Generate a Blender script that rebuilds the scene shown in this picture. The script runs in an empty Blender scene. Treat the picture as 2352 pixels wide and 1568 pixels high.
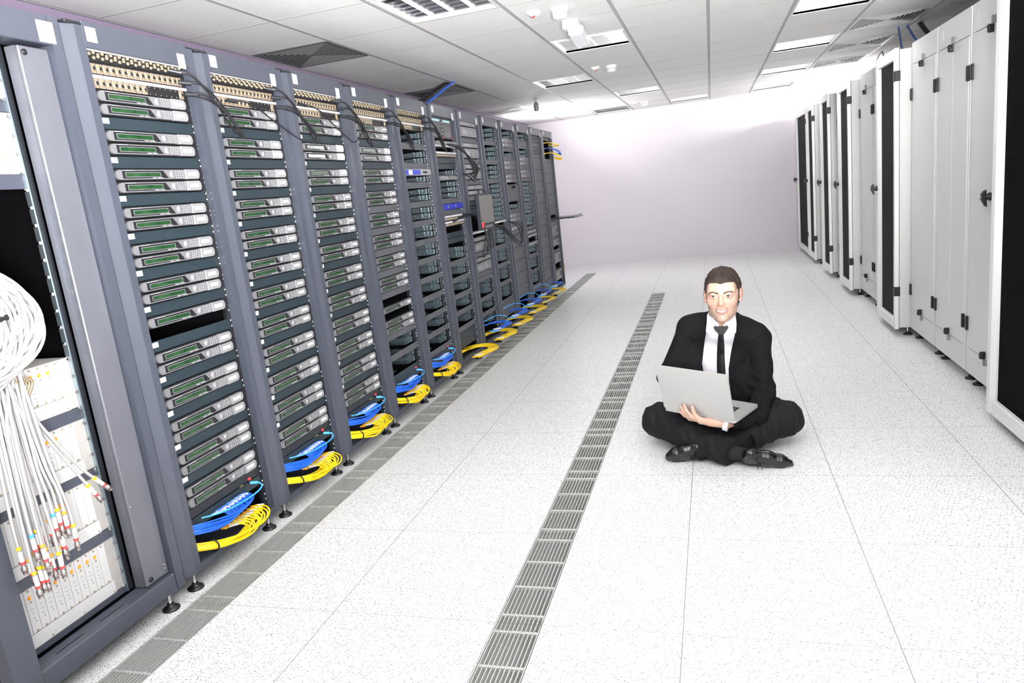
import bpy, math, random
import numpy as np
from mathutils import Vector, Matrix
random.seed(7)
SC = bpy.context.scene
COL = SC.collection
PI = math.pi

# ---------------------------------------------------------------- materials
def nodes_of(m):
    m.use_nodes = True
    nt = m.node_tree
    return nt, nt.nodes.get('Principled BSDF')

def mat(name, rgb, rough=.5, metal=0., spec=.5, emit=None, es=0., bump=0., bscale=40., var=0., vscale=6., coat=0.):
    m = bpy.data.materials.new(name)
    nt, b = nodes_of(m)
    N, L = nt.nodes, nt.links
    b.inputs['Base Color'].default_value = (*rgb, 1)
    b.inputs['Roughness'].default_value = rough
    b.inputs['Metallic'].default_value = metal
    b.inputs['Specular IOR Level'].default_value = spec
    b.inputs['Coat Weight'].default_value = coat
    if emit:
        b.inputs['Emission Color'].default_value = (*emit, 1)
        b.inputs['Emission Strength'].default_value = es
    tc = N.new('ShaderNodeTexCoord')
    nz = N.new('ShaderNodeTexNoise'); nz.inputs['Scale'].default_value = vscale
    L.new(tc.outputs['Object'], nz.inputs['Vector'])
    if var:
        mx = N.new('ShaderNodeMix'); mx.data_type = 'RGBA'
        mx.inputs['A'].default_value = (*[c * (1 - var) for c in rgb], 1)
        mx.inputs['B'].default_value = (*[min(1, c * (1 + var)) for c in rgb], 1)
        L.new(nz.outputs['Fac'], mx.inputs['Factor'])
        L.new(mx.outputs['Result'], b.inputs['Base Color'])
    if bump:
        n2 = N.new('ShaderNodeTexNoise'); n2.inputs['Scale'].default_value = bscale
        n2.inputs['Detail'].default_value = 6
        L.new(tc.outputs['Object'], n2.inputs['Vector'])
        bp = N.new('ShaderNodeBump'); bp.inputs['Strength'].default_value = bump
        bp.inputs['Distance'].default_value = .01
        L.new(n2.outputs['Fac'], bp.inputs['Height'])
        L.new(bp.outputs['Normal'], b.inputs['Normal'])
    return m

M = {}
M['rack'] = mat('rack_grey', (.054, .060, .080), .34, .0, .5, var=.06)
M['rackdark'] = mat('rack_dark', (.022, .026, .036), .5)
M['slate'] = mat('slate_panel', (.014, .026, .035), .45, var=.05)
M['grey_panel'] = mat('grey_filler', (.085, .09, .103), .5, var=.04)
M['black'] = mat('black_plastic', (.008, .008, .010), .45)
M['blacksat'] = mat('black_metal', (.012, .014, .018), .35)
M['interior'] = mat('rack_interior', (.003, .003, .0035), .9, spec=.04)
M['silver'] = mat('silver_plastic', (.19, .19, .20), .38, .25)
M['silverhi'] = mat('silver_cap', (.35, .35, .36), .22, .4)
M['chrome'] = mat('chrome', (.8, .8, .78), .15, 1.)
M['steel'] = mat('galvanised_steel', (.42, .52, .57), .28, .9, bump=.1, bscale=30)
M['gold'] = mat('nickel_gold', (.38, .31, .21), .3, .6)
M['beige'] = mat('connector_beige', (.27, .21, .155), .4, .2)
M['white'] = mat('white_label', (.66, .66, .68), .5)
M['whitepaint'] = mat('cabinet_white', (.62, .62, .61), .35, bump=.03, bscale=200, var=.02)
M['whiteplastic'] = mat('white_plastic', (.8, .8, .79), .4)
M['teal'] = mat('circuit_board', (.02, .05, .06), .4)
M['blue_cord'] = mat('blue_cord', (.01, .11, .62), .35)
M['sky_cord'] = mat('light_blue_cord', (.05, .38, .85), .35)
M['yellow_cord'] = mat('yellow_cord', (.96, .66, .008), .35)
M['white_cord'] = mat('white_cord', (.38, .37, .37), .4)
M['red'] = mat('red_plastic', (.65, .06, .06), .4)
M['orange'] = mat('orange_mark', (.9, .35, .02), .4)
M['bluedev'] = mat('blue_faceplate', (.02, .03, .45), .35)
M['glass'] = mat('dark_glass', (.10, .10, .11), .08, 0, .8)
M['keyb'] = mat('keypad_dark', (.25, .25, .27), .5)
M['cardboard'] = mat('tan_tag', (.55, .42, .3), .7)
M['yellow'] = mat('yellow_sticker', (.9, .75, .02), .5)

def screen_mat():
    m = bpy.data.materials.new('green_lcd')
    nt, b = nodes_of(m); N, L = nt.nodes, nt.links
    tc = N.new('ShaderNodeTexCoord'); nz = N.new('ShaderNodeTexNoise')
    nz.inputs['Scale'].default_value = 14; nz.inputs['Detail'].default_value = 3
    L.new(tc.outputs['Object'], nz.inputs['Vector'])
    cr = N.new('ShaderNodeValToRGB')
    cr.color_ramp.elements[0].position = .35; cr.color_ramp.elements[0].color = (.004, .030, .007, 1)
    cr.color_ramp.elements[1].position = .7; cr.color_ramp.elements[1].color = (.022, .070, .026, 1)
    L.new(nz.outputs['Fac'], cr.inputs['Fac']); L.new(cr.outputs['Color'], b.inputs['Base Color'])
    b.inputs['Roughness'].default_value = .12
    return m
M['lcd'] = screen_mat()

# ---------------------------------------------------------------- mesh builder
class MB:
    def __init__(s): s.v = []; s.f = []; s.sm = []
    def add(s, vs, fs, smooth=False):
        o = len(s.v); s.v += [tuple(p) for p in vs]
        for f in fs: s.f.append([i + o for i in f]); s.sm.append(smooth)
        return s
    def box(s, x0, x1, y0, y1, z0, z1, c=0.):
        if x1 < x0: x0, x1 = x1, x0
        if y1 < y0: y0, y1 = y1, y0
        if z1 < z0: z0, z1 = z1, z0
        if c <= 0:
            vs = [(x, y, z) for x in (x0, x1) for y in (y0, y1) for z in (z0, z1)]
            return s.add(vs, [(0, 1, 3, 2), (4, 6, 7, 5), (0, 4, 5, 1), (2, 3, 7, 6), (0, 2, 6, 4), (1, 5, 7, 3)])
        c = min(c, (x1 - x0) * .45, (y1 - y0) * .45, (z1 - z0) * .45)
        vs = []; ix = {}
        for i, x in enumerate((x0, x1)):
            for j, y in enumerate((y0, y1)):
                for k, z in enumerate((z0, z1)):
                    sx, sy, sz = (c, -c)[i], (c, -c)[j], (c, -c)[k]
                    for a, p in enumerate([(x, y + sy, z + sz), (x + sx, y, z + sz), (x + sx, y + sy, z)]):
                        ix[(i, j, k, a)] = len(vs); vs.append(p)
        F = []
        I = lambda i, j, k, a: ix[(i, j, k, a)]
        for i in (0, 1):
            q = [I(i, 0, 0, 0), I(i, 1, 0, 0), I(i, 1, 1, 0), I(i, 0, 1, 0)]; F.append(q if i else q[::-1])
            q = [I(0, i, 0, 1), I(0, i, 1, 1), I(1, i, 1, 1), I(1, i, 0, 1)]; F.append(q if i else q[::-1])
            q = [I(0, 0, i, 2), I(1, 0, i, 2), I(1, 1, i, 2), I(0, 1, i, 2)]; F.append(q if i else q[::-1])
        for i in (0, 1):
            for j in (0, 1):
                q = [I(i, j, 0, 0), I(i, j, 0, 1), I(i, j, 1, 1), I(i, j, 1, 0)]; F.append(q if i != j else q[::-1])
                q = [I(i, 0, j, 0), I(i, 0, j, 2), I(i, 1, j, 2), I(i, 1, j, 0)]; F.append(q[::-1] if i != j else q)
                q = [I(0, i, j, 1), I(0, i, j, 2), I(1, i, j, 2), I(1, i, j, 1)]; F.append(q if i != j else q[::-1])
                for k in (0, 1):
                    t = [I(i, j, k, 0), I(i, j, k, 1), I(i, j, k, 2)]; F.append(t if (i + j + k) % 2 else t[::-1])
        return s.add(vs, F)
    def prism(s, prof, ax, a, b, smooth=False):
        # prof: 2D points (counter-clockwise) in the plane normal to axis ax ('x': (y,z), 'y': (x,z), 'z': (x,y))
        n = len(prof)
        def P(p, t): return {'x': (t, p[0], p[1]), 'y': (p[0], t, p[1]), 'z': (p[0], p[1], t)}[ax]
        vs = [P(p, a) for p in prof] + [P(p, b) for p in prof]
        fs = [tuple(range(n))[::-1], tuple(range(n, 2 * n))] 
        s.add(vs, fs)
        o = len(s.v) - 2 * n
        for i in range(n):
            j = (i + 1) % n
            s.f.append([o + i, o + j, o + n + j, o + n + i]); s.sm.append(smooth)
        return s
    def tube(s, pts, r, n=8, cap=True):
        pts = [Vector(p) for p in pts]; m = len(pts)
        rr = r if isinstance(r, (list, tuple)) else [r] * m
        t = [(pts[min(i + 1, m - 1)] - pts[max(i - 1, 0)]).normalized() for i in range(m)]
        up = Vector((0, 0, 1)) if abs(t[0].z) < .9 else Vector((1, 0, 0))
        a = t[0].cross(up).normalized(); vs = []
        for i in range(m):
            a = (a - t[i] * a.dot(t[i]))
            a = a.normalized() if a.length > 1e-6 else t[i].orthogonal().normalized()
            b = t[i].cross(a)
            for k in range(n):
                w = 2 * PI * k / n
                vs.append(pts[i] + (a * math.cos(w) + b * math.sin(w)) * rr[i])
        fs = []
        for i in range(m - 1):
            for k in range(n):
                fs.append((i * n + k, i * n + (k + 1) % n, (i + 1) * n + (k + 1) % n, (i + 1) * n + k))
        s.add(vs, fs, True)
        if cap:
            s.add(vs[:n], [tuple(range(n))[::-1]]); s.add(vs[-n:], [tuple(range(n))])
        return s
    def lathe(s, prof, c, ax='z', n=20, smooth=True):
        # prof: (radius, height) pairs; axis ax through c
        vs = []
        for r, h in prof:
            for k in range(n):
                w = 2 * PI * k / n; u, v = r * math.cos(w), r * math.sin(w)
                vs.append({'z': (c[0] + u, c[1] + v, c[2] + h), 'x': (c[0] + h, c[1] + u, c[2] + v), 'y': (c[0] + v, c[1] + h, c[2] + u)}[ax])
        fs = []
        for i in range(len(prof) - 1):
            for k in range(n):
                fs.append((i * n + k, i * n + (k + 1) % n, (i + 1) * n + (k + 1) % n, (i + 1) * n + k))
        s.add(vs, fs, smooth)
        s.add(vs[:n], [tuple(range(n))[::-1]]); s.add(vs[-n:], [tuple(range(n))])
        return s
    def ball(s, c, r, n=12, sc=(1, 1, 1)):
        vs = [];
        for i in range(1, n):
            th = PI * i / n
            for k in range(2 * n):
                w = PI * k / n
                vs.append((c[0] + r * sc[0] * math.sin(th) * math.cos(w), c[1] + r * sc[1] * math.sin(th) * math.sin(w), c[2] + r * sc[2] * math.cos(th)))
        N2 = 2 * n; fs = []
        for i in range(n - 2):
            for k in range(N2):
                fs.append((i * N2 + k, (i + 1) * N2 + k, (i + 1) * N2 + (k + 1) % N2, i * N2 + (k + 1) % N2))
        top = len(vs); vs.append((c[0], c[1], c[2] + r * sc[2])); bot = len(vs); vs.append((c[0], c[1], c[2] - r * sc[2]))
        for k in range(N2):
            fs.append((top, k, (k + 1) % N2)); fs.append((bot, (n - 2) * N2 + (k + 1) % N2, (n - 2) * N2 + k))
        return s.add(vs, fs, True)
    def xf(s, mtx):
        s.v = [tuple(mtx @ Vector(p)) for p in s.v]; return s
    def build(s, name, m, parent=None, loc=None, kind=None):
        me = bpy.data.meshes.new(name); me.from_pydata(s.v, [], s.f)
        me.polygons.foreach_set('use_smooth', s.sm)
        me.materials.append(M[m] if isinstance(m, str) else m)
        me.update()
        o = bpy.data.objects.new(name, me); COL.objects.link(o)
        if parent: o.parent = parent
        if loc: o.location = loc
        if kind: o['kind'] = kind
        return o

def tag(o, label, cat, group=None, kind=None):
    o['label'] = label; o['category'] = cat
    if group: o['group'] = group
    if kind: o['kind'] = kind
    return o
def thing(name, label, cat, loc=(0, 0, 0), group=None, rz=0.):
    o = bpy.data.objects.new(name, None); COL.objects.link(o)
    o.location = loc; o.rotation_euler = (0, 0, rz); o.empty_display_size = .05
    return tag(o, label, cat, group)
def struct(mb, name, m, loc=None):
    o = mb.build(name, m, loc=loc); o['kind'] = 'structure'; return o
KIDS = {}
def copy_tree(o, parent=None):
    c = o.copy(); COL.objects.link(c); c.parent = parent
    for ch in list(o.children): copy_tree(ch, c)
    return c
def dup(root, loc, label, group=None, cat=None, rz=None):
    c = copy_tree(root); c.location = loc; c['label'] = label
    if rz is not None: c.rotation_euler = (0, 0, rz)
    if group: c['group'] = group
    if cat: c['category'] = cat
    return c
def bez(pts, n=16):
    # Catmull-Rom through pts
    P = [Vector(p) for p in pts]; P = [P[0] * 2 - P[1]] + P + [P[-1] * 2 - P[-2]]
    out = []
    for i in range(1, len(P) - 2):
        for k in range(n):
            t = k / n
            a, b, c, d = P[i - 1], P[i], P[i + 1], P[i + 2]
            out.append(.5 * ((2 * b) + (c - a) * t + (2 * a - 5 * b + 4 * c - d) * t * t + (3 * b - a - 3 * c + d) * t ** 3))
    out.append(P[-2]); return out
ORD = ['first', 'second', 'third', 'fourth', 'fifth', 'sixth', 'seventh', 'eighth', 'ninth', 'tenth', 'eleventh', 'twelfth', 'thirteenth', 'fourteenth', 'fifteenth', 'sixteenth', 'seventeenth', 'eighteenth']
TXT = {}
def text(s, size, m, name='lettering', parent=None, mtx=None, depth=.0002):
    cu = bpy.data.curves.new(name, 'FONT'); cu.body = s; cu.size = size; cu.extrude = depth
    cu.align_x = 'CENTER'; cu.align_y = 'CENTER'
    o = bpy.data.objects.new(name, cu); COL.objects.link(o); 
    cu.materials.append(M[m])
    if parent: o.parent = parent
    me = bpy.data.meshes.new_from_object(o); COL.objects.unlink(o); bpy.data.objects.remove(o)
    o = bpy.data.objects.new(name, me); COL.objects.link(o)
    if parent: o.parent = parent
    if mtx is not None: o.matrix_local = mtx
    return o
# ---------------------------------------------------------------- room
XL, XR, YB, YF, ZC = -2.94, 2.62, 12.1, -1.2, 2.456
FX0, FY0, T = -.153, 1.954, .6
CX, CY, CPX, CPY = .0376, 5.634, .5912, .6194

def floor_mat():
    m = bpy.data.materials.new('speckled_floor_tile'); nt, b = nodes_of(m); N, L = nt.nodes, nt.links
    tc = N.new('ShaderNodeTexCoord')
    def flecks(scale, rot, thr, dens, sy):
        mp = N.new('ShaderNodeMapping'); mp.inputs['Rotation'].default_value = (0, 0, rot)
        mp.inputs['Scale'].default_value = (1, sy, 1)
        L.new(tc.outputs['Object'], mp.inputs['Vector'])
        nz = N.new('ShaderNodeTexNoise'); nz.inputs['Scale'].default_value = scale * .9; nz.inputs['Detail'].default_value = 1
        L.new(mp.outputs['Vector'], nz.inputs['Vector'])
        av = N.new('ShaderNodeVectorMath'); av.operation = 'MULTIPLY_ADD'
        av.inputs[1].default_value = (.006, .006, 0); L.new(nz.outputs['Color'], av.inputs[0]); L.new(mp.outputs['Vector'], av.inputs[2])
        vo = N.new('ShaderNodeTexVoronoi'); vo.voronoi_dimensions = '2D'; vo.inputs['Scale'].default_value = scale
        L.new(av.outputs['Vector'], vo.inputs['Vector'])
        a = N.new('ShaderNodeMath'); a.operation = 'LESS_THAN'; a.inputs[1].default_value = thr
        L.new(vo.outputs['Distance'], a.inputs[0])
        sp = N.new('ShaderNodeSeparateColor'); L.new(vo.outputs['Color'], sp.inputs['Color'])
        c = N.new('ShaderNodeMath'); c.operation = 'LESS_THAN'; c.inputs[1].default_value = dens
        L.new(sp.outputs['Red'], c.inputs[0])
        d = N.new('ShaderNodeMath'); d.operation = 'MULTIPLY'; L.new(a.outputs[0], d.inputs[0]); L.new(c.outputs[0], d.inputs[1])
        return d.outputs[0]
    base = (.80, .80, .79, 1)
    prev = None
    for (sc, rot, thr, dens, sy, col) in [(62, .2, .20, .34, 2.0, (.22, .235, .33, 1)), (80, 1.3, .18, .32, 1.8, (.27, .285, .37, 1)), (70, 2.3, .20, .22, 1.6, (.19, .205, .29, 1)), (150, .7, .22, .3, 1, (.55, .56, .62, 1))]:
        mx = N.new('ShaderNodeMix'); mx.data_type = 'RGBA'
        if prev is None: mx.inputs['A'].default_value = base
        else: L.new(prev, mx.inputs['A'])
        mx.inputs['B'].default_value = col
        L.new(flecks(sc, rot, thr, dens, sy), mx.inputs['Factor']); prev = mx.outputs['Result']
    # tile seams
    sx = N.new('ShaderNodeSeparateXYZ'); L.new(tc.outputs['Object'], sx.inputs['Vector'])
    outs = []
    for ax, off in (('X', FX0), ('Y', FY0)):
        a = N.new('ShaderNodeMath'); a.operation = 'SUBTRACT'; a.inputs[1].default_value = off + T / 2
        L.new(sx.outputs[ax], a.inputs[0])
        w = N.new('ShaderNodeMath'); w.operation = 'WRAP'; w.inputs[1].default_value = T / 2; w.inputs[2].default_value = -T / 2
        L.new(a.outputs[0], w.inputs[0])
        ab = N.new('ShaderNodeMath'); ab.operation = 'ABSOLUTE'; L.new(w.outputs[0], ab.inputs[0])
        g = N.new('ShaderNodeMath'); g.operation = 'GREATER_THAN'; g.inputs[1].default_value = T / 2 - (.0013 if ax == 'X' else .0008)
        L.new(ab.outputs[0], g.inputs[0]); outs.append(g.outputs[0])
    mxm = N.new('ShaderNodeMath'); mxm.operation = 'MAXIMUM'; L.new(outs[0], mxm.inputs[0]); L.new(outs[1], mxm.inputs[1])
    mx = N.new('ShaderNodeMix'); mx.data_type = 'RGBA'; L.new(prev, mx.inputs['A']); mx.inputs['B'].default_value = (.16, .15, .14, 1)
    L.new(mxm.outputs[0], mx.inputs['Factor']); L.new(mx.outputs['Result'], b.inputs['Base Color'])
    b.inputs['Roughness'].default_value = .33; b.inputs['Specular IOR Level'].default_value = .35
    return m
M['floor'] = floor_mat()
M['pit'] = mat('underfloor_grey', (.36, .37, .36), .6, .1, var=.3, vscale=2)
M['grille'] = mat('grille_steel', (.66, .67, .65), .35, .5)
M['wall_l'] = mat('lilac_wall_paint_shaded', (.33, .26, .38), .6, var=.015, vscale=1.5)  # wall lilac darkened: shade above the racks is put into the colour
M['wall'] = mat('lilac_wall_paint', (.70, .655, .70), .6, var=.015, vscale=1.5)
M['ceil'] = mat('ceiling_tile', (.80, .79, .775), .85, bump=.35, bscale=260, var=.03, vscale=60)
M['tbar'] = mat('ceiling_bar', (.40, .40, .40), .6)

G = [(FX0 - 3 * T + .004, FX0 - 3 * T + .158, FY0 + 15 * T), (FX0 - T + .004, FX0 - T + .158, FY0 + 11 * T)]
fb = MB()
def flat(mb, x0, x1, y0, y1, z, up=True):
    q = [(x0, y0, z), (x1, y0, z), (x1, y1, z), (x0, y1, z)]
    mb.add(q, [(0, 1, 2, 3) if up else (3, 2, 1, 0)])
xs = [XL, G[0][0], G[0][1], G[1][0], G[1][1], XR]
Y0G = FY0 - 4 * T
flat(fb, xs[0], xs[1], YF, YB, 0); flat(fb, xs[2], xs[3], YF, YB, 0); flat(fb, xs[4], xs[5], YF, YB, 0)
for gx0, gx1, ge in G:
    flat(fb, gx0, gx1, YF, Y0G, 0); flat(fb, gx0, gx1, ge, YB, 0)
struct(fb, 'floor', 'floor')
pb = MB()
for gx0, gx1, ge in G:
    z = -.075
    flat(pb, gx0, gx1, Y0G, ge, z)
    pb.add([(gx0, Y0G, 0), (gx0, ge, 0), (gx0, ge, z), (gx0, Y0G, z)], [(0, 1, 2, 3)])
    pb.add([(gx1, Y0G, 0), (gx1, ge, 0), (gx1, ge, z), (gx1, Y0G, z)], [(3, 2, 1, 0)])
    pb.add([(gx0, ge, 0), (gx1, ge, 0), (gx1, ge, z), (gx0, ge, z)], [(0, 1, 2, 3)])
    pb.add([(gx0, Y0G, 0), (gx1, Y0G, 0), (gx1, Y0G, z), (gx0, Y0G, z)], [(3, 2, 1, 0)])
struct(pb, 'trim_1', 'pit')
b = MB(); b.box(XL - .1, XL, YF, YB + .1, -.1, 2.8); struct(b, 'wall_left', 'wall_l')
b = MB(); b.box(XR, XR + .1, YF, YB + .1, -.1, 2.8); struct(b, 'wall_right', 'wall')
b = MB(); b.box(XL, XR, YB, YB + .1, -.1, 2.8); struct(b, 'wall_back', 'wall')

# grilles
def grille_mesh():
    b = MB(); w = .150
    nb = 11
    for i in range(nb):
        x = .003 + (w - .006) * i / (nb - 1)
        b.box(x - .0017, x + .0017, .002, T - .002, -.020, -.001)
    for y in (.045, .215, .385, .555):
        b.box(0, w, y - .003, y + .003, -.012, .0003)
        for i in range(nb - 1):
            x = .003 + (w - .006) * (i + .5) / (nb - 1)
            b.box(x - .0035, x + .0035, y - .0055, y + .0055, -.003, .0008, .001)
    return b
g0 = grille_mesh().build('floor_grille', 'grille'); first = True
for gi, (gx0, gx1, ge) in enumerate(G):
    n = int(round((ge - Y0G) / T))
    where = 'strip beside the open racks' if gi == 0 else 'strip beside the seated man'
    vis = 0
    for k in range(n):
        y = Y0G + k * T
        if y < FY0 - T - .01: continue
        o = g0 if first else g0.copy()
        if not first: COL.objects.link(o)
        first = False
        o.location = (gx0 + .002, y, 0)
        lab = 'steel slotted floor grille, %s from the near end of the %s' % (ORD[vis], where)
        if vis == 0: lab = 'steel slotted floor grille nearest the viewer in the %s' % where
        tag(o, lab, 'floor grille', 'slotted floor grilles'); vis += 1

# ceiling
LIGHTS = [(-3, -3), (-2, 0), (-3, 3), (-2, 6), (-3, 9), (1, 0), (1, 3), (1, 6), (1, 9), (-1, 9), (2, 0)]
VENTS = [(-5, -2), (-5, 2), (-5, 6), (2, 2), (2, 4), (2, 6)]
cb = MB(); HOLE = set(LIGHTS + VENTS)
ix0 = int(math.floor((XL - CX) / CPX)); ix1 = int(math.floor((XR - CX) / CPX))
iy0 = int(math.floor((YF - CY) / CPY)); iy1 = int(math.floor((YB - CY) / CPY))
for i in range(ix0, ix1 + 1):
    for j in range(iy0, iy1 + 1):
        if (i, j) in HOLE: continue
        x0, x1 = max(XL, CX + i * CPX), min(XR, CX + (i + 1) * CPX)
        y0, y1 = max(YF, CY + j * CPY), min(YB, CY + (j + 1) * CPY)
        if x1 > x0 and y1 > y0: flat(cb, x0, x1, y0, y1, ZC, False)
flat(cb, XL, XR, YF, YB, ZC + .30, False)
struct(cb, 'ceiling', 'ceil')
tb = MB()
for i in range(ix0, ix1 + 2):
    x = CX + i * CPX
    if XL < x < XR: tb.box(x - .012, x + .012, YF, YB, ZC - .0012, ZC + .02)
for j in range(iy0, iy1 + 2):
    y = CY + j * CPY
    if YF < y < YB: tb.box(XL, XR, y - .0055, y + .0055, ZC - .001, ZC + .02)
tb.box(XL, XL + .02, YF, YB, ZC - .004, ZC + .01); tb.box(XL, XR, YB - .02, YB, ZC - .004, ZC + .01)
struct(tb, 'trim_2', 'tbar')

# recessed louvred lights
M['mirror'] = mat('louvre_aluminium', (.75, .77, .76), .16, 1.)
M['reflector'] = mat('lamp_reflector', (.55, .56, .55), .4, .3)
M['tube'] = mat('lamp_tube', (.9, .9, .88), .4, emit=(1, .97, .9), es=.5)
M['tube_on'] = mat('lamp_tube_lit', (.9, .9, .88), .4, emit=(1, .95, .86), es=5.)
M['frame'] = mat('fixture_frame', (.72, .72, .72), .4)
w, d = CPX - .024, CPY - .024
lt = thing('ceiling_light', '', 'ceiling light')
b = MB()
for (a0, a1, b0, b1) in [(0, w, 0, .018), (0, w, d - .018, d), (0, .018, .018, d - .018), (w - .018, w, .018, d - .018)]: b.box(a0, a1, b0, b1, -.004, .03, .001)
b.build('frame', 'frame', lt)
b = MB(); h = .085
b.add([(.018, .018, h), (w - .018, .018, h), (w - .018, d - .018, h), (.018, d - .018, h)], [(3, 2, 1, 0)])
for q in ([(.018, .018, 0), (w - .018, .018, 0), (w - .018, .018, h), (.018, .018, h)], [(.018, d - .018, 0), (w - .018, d - .018, 0), (w - .018, d - .018, h), (.018, d - .018, h)], [(.018, .018, 0), (.018, d - .018, 0), (.018, d - .018, h), (.018, .018, h)], [(w - .018, .018, 0), (w - .018, d - .018, 0), (w - .018, d - .018, h), (w - .018, .018, h)]):
    b.add(q, [(0, 1, 2, 3)])
b.build('reflector', 'reflector', lt)
b = MB()
def vee(x0, x1, y0, y1, along):
    if along == 'x':
        ym = (y0 + y1) / 2
        b.prism([(y0, .045), (ym, .002), (y1, .045)], 'x', x0, x1)
    else:
        xm = (x0 + x1) / 2
        b.prism([(x0, .045), (x1, .045), (xm, .002)], 'y', y0, y1)
for k in range(1, 4):
    x = .018 + (w - .036) * k / 4; vee(x - .012, x + .012, .018, d - .018, 'y')
for k in range(1, 7):
    y = .018 + (d - .036) * k / 7; vee(.018, w - .018, y - .007, y + .007, 'x')
b.build('louvre', 'mirror', lt)
for k in range(4):
    x = .018 + (w - .036) * (k + .5) / 4
    MB().tube([(x, .03, .065), (x, d - .03, .065)], .008, 8).build('lamp_tube', 'tube', lt)
LL = ['louvred ceiling light nearest the viewer, above the racks', 'louvred ceiling light behind the emergency spotlight', 'louvred ceiling light over the middle of the rack row',
      'small-looking louvred ceiling light right of the centre line, beyond the second smoke detector', 'farthest louvred ceiling light on the left, near the back wall',
      'bright louvred ceiling light at the top edge, right of centre', 'louvred ceiling light, second from the front over the white cabinets', 'louvred ceiling light, third from the front over the white cabinets',
      'farthest louvred ceiling light on the right, in the glare', 'faint far louvred ceiling light just above the middle of the back wall', 'louvred ceiling light cut by the top edge near the right corner']
for k, (i, j) in enumerate(LIGHTS):
    loc = (CX + i * CPX + .012, CY + j * CPY + .012, ZC)
    if k == 0: lt.location = loc; lt['label'] = LL[0]; lt['group'] = 'louvred ceiling lights'; o = lt
    else: o = dup(lt, loc, LL[k], 'louvred ceiling lights')
    if k in (1, 5, 6):
        for c in o.children:
            if c.name.startswith('lamp_tube'):
                c.data = c.data.copy(); c.data.materials[0] = M['tube_on']
# vents
M['ventgrey'] = mat('diffuser_grey', (.13, .135, .135), .45, .3)
M['ventlight'] = mat('diffuser_light', (.5, .5, .49), .45, .3)
def vent(mname):
    v = thing('air_vent', '', 'air vent')
    b = MB()
    for (a0, a1, b0, b1) in [(0, w, 0, .02), (0, w, d - .02, d), (0, .02, .02, d - .02), (w - .02, w, .02, d - .02)]: b.box(a0, a1, b0, b1, -.004, .02, .001)
    b.build('frame', mname, v)
    b = MB()
    n = 8
    for k in range(n):
        a = .02 + k * .031; c = a + .019
        zi, zo = -.002, .02
        o_ = [(a, a), (w - a, a), (w - a, d - a), (a, d - a)]; i_ = [(c, c), (w - c, c), (w - c, d - c), (c, d - c)]
        if w - 2 * c < .02: break
        for q in range(4):
            r = (q + 1) % 4
            b.add([(*o_[q], zo), (*o_[r], zo), (*i_[r], zi), (*i_[q], zi)], [(0, 1, 2, 3)])
        e = .004
        for (p0, p1, p2, p3) in ((c - e, w - c + e, c - e, c), (c - e, w - c + e, d - c, d - c + e), (c - e, c, c, d - c), (w - c, w - c + e, c, d - c)): b.box(p0, p1, p2, p3, -.003, .004)
    b.box(w / 2 - .02, w / 2 + .02, d / 2 - .02, d / 2 + .02, -.001, .004)
    b.build('louvre', mname, v)
    b = MB(); b.box(.01, w - .01, .01, d - .01, .05, .06); b.build('backing', 'black', v)
    return v
v1, v2 = vent('ventgrey'), vent('ventlight')
VL = ['dark square louvred air vent above the near racks', 'dark square air vent farther along the rack row beside the hanging cables', 'far pale air vent above the far racks in the glare',
      'pale striped air vent over the white cabinets, nearest of three', 'pale striped air vent, middle of three over the white cabinets', 'pale striped air vent, farthest of three over the white cabinets']
for k, (i, j) in enumerate(VENTS):
    loc = (CX + i * CPX + .012, CY + j * CPY + .012, ZC)
    src = v1 if k < 2 else v2
    if k in (0, 2): src.location = loc; src['label'] = VL[k]; src['group'] = 'square ceiling air vents'
    else: dup(src, loc, VL[k], 'square ceiling air vents')

# smoke detectors, alarm indicators, spotlight
def detector(x, y, lab):
    t = thing('smoke_detector', lab, 'smoke detector', (x, y, ZC), 'smoke detectors')
    MB().lathe([(.055, 0), (.055, -.012), (.05, -.016)], (0, 0, 0)).build('base', 'whiteplastic', t)
    MB().lathe([(.048, -.016), (.047, -.045), (.038, -.058), (.02, -.062)], (0, 0, 0)).build('sensor_dome', 'whiteplastic', t)
    b = MB()
    for k in range(10):
        a = k * PI / 5; b.box(.046 * math.cos(a) - .006, .046 * math.cos(a) + .006, .046 * math.sin(a) - .006, .046 * math.sin(a) + .006, -.036, -.028)
    b.build('vent_slots', 'keyb', t)
detector(-.86, 4.70, 'round white smoke detector nearest the viewer, above the emergency spotlight')
detector(-.875, 7.25, 'round white smoke detector halfway down the ceiling')
detector(-.885, 11.05, 'tiny far smoke detector near the back wall')
def indicator(x, y, lab):
    t = thing('alarm_indicator', lab, 'alarm indicator', (x, y, ZC), 'red alarm indicators')
    MB().prism([(-.04, 0), (.04, 0), (.03, -.014), (-.01, -.028), (-.035, -.012)], 'y', -.032, .032).build('housing', 'whiteplastic', t)
    MB().ball((-.004, -.005, -.024), .012, 8, (1, 1.4, .8)).build('red_lens', 'red', t)
indicator(-1.02, 4.67, 'white alarm indicator with red lens beside the nearest smoke detector')
indicator(-1.015, 7.2, 'white alarm indicator with red lens beside the middle smoke detector')
indicator(-1.02, 11.0, 'tiny white alarm indicator with red lens beside the far smoke detector')
t = thing('emergency_spotlight', 'white box spotlight with clear lens hanging from the ceiling before a lit fixture', 'emergency light', (-.86, 5.08, ZC))
b = MB(); b.box(-.055, .055, -.045, .045, -.055, 0, .006); b.build('housing', 'whiteplastic', t)
M['clear'] = mat('frosted_clear_plastic', (.8, .82, .84), .15, .2)
b = MB(); b.box(-.05, .055, .0, .26, -.035, .03, .012); b.xf(Matrix.Translation((.02, .02, -.055)) @ Matrix.Rotation(-.16, 4, 'X')); b.build('lens_cover', 'clear', t)
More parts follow.
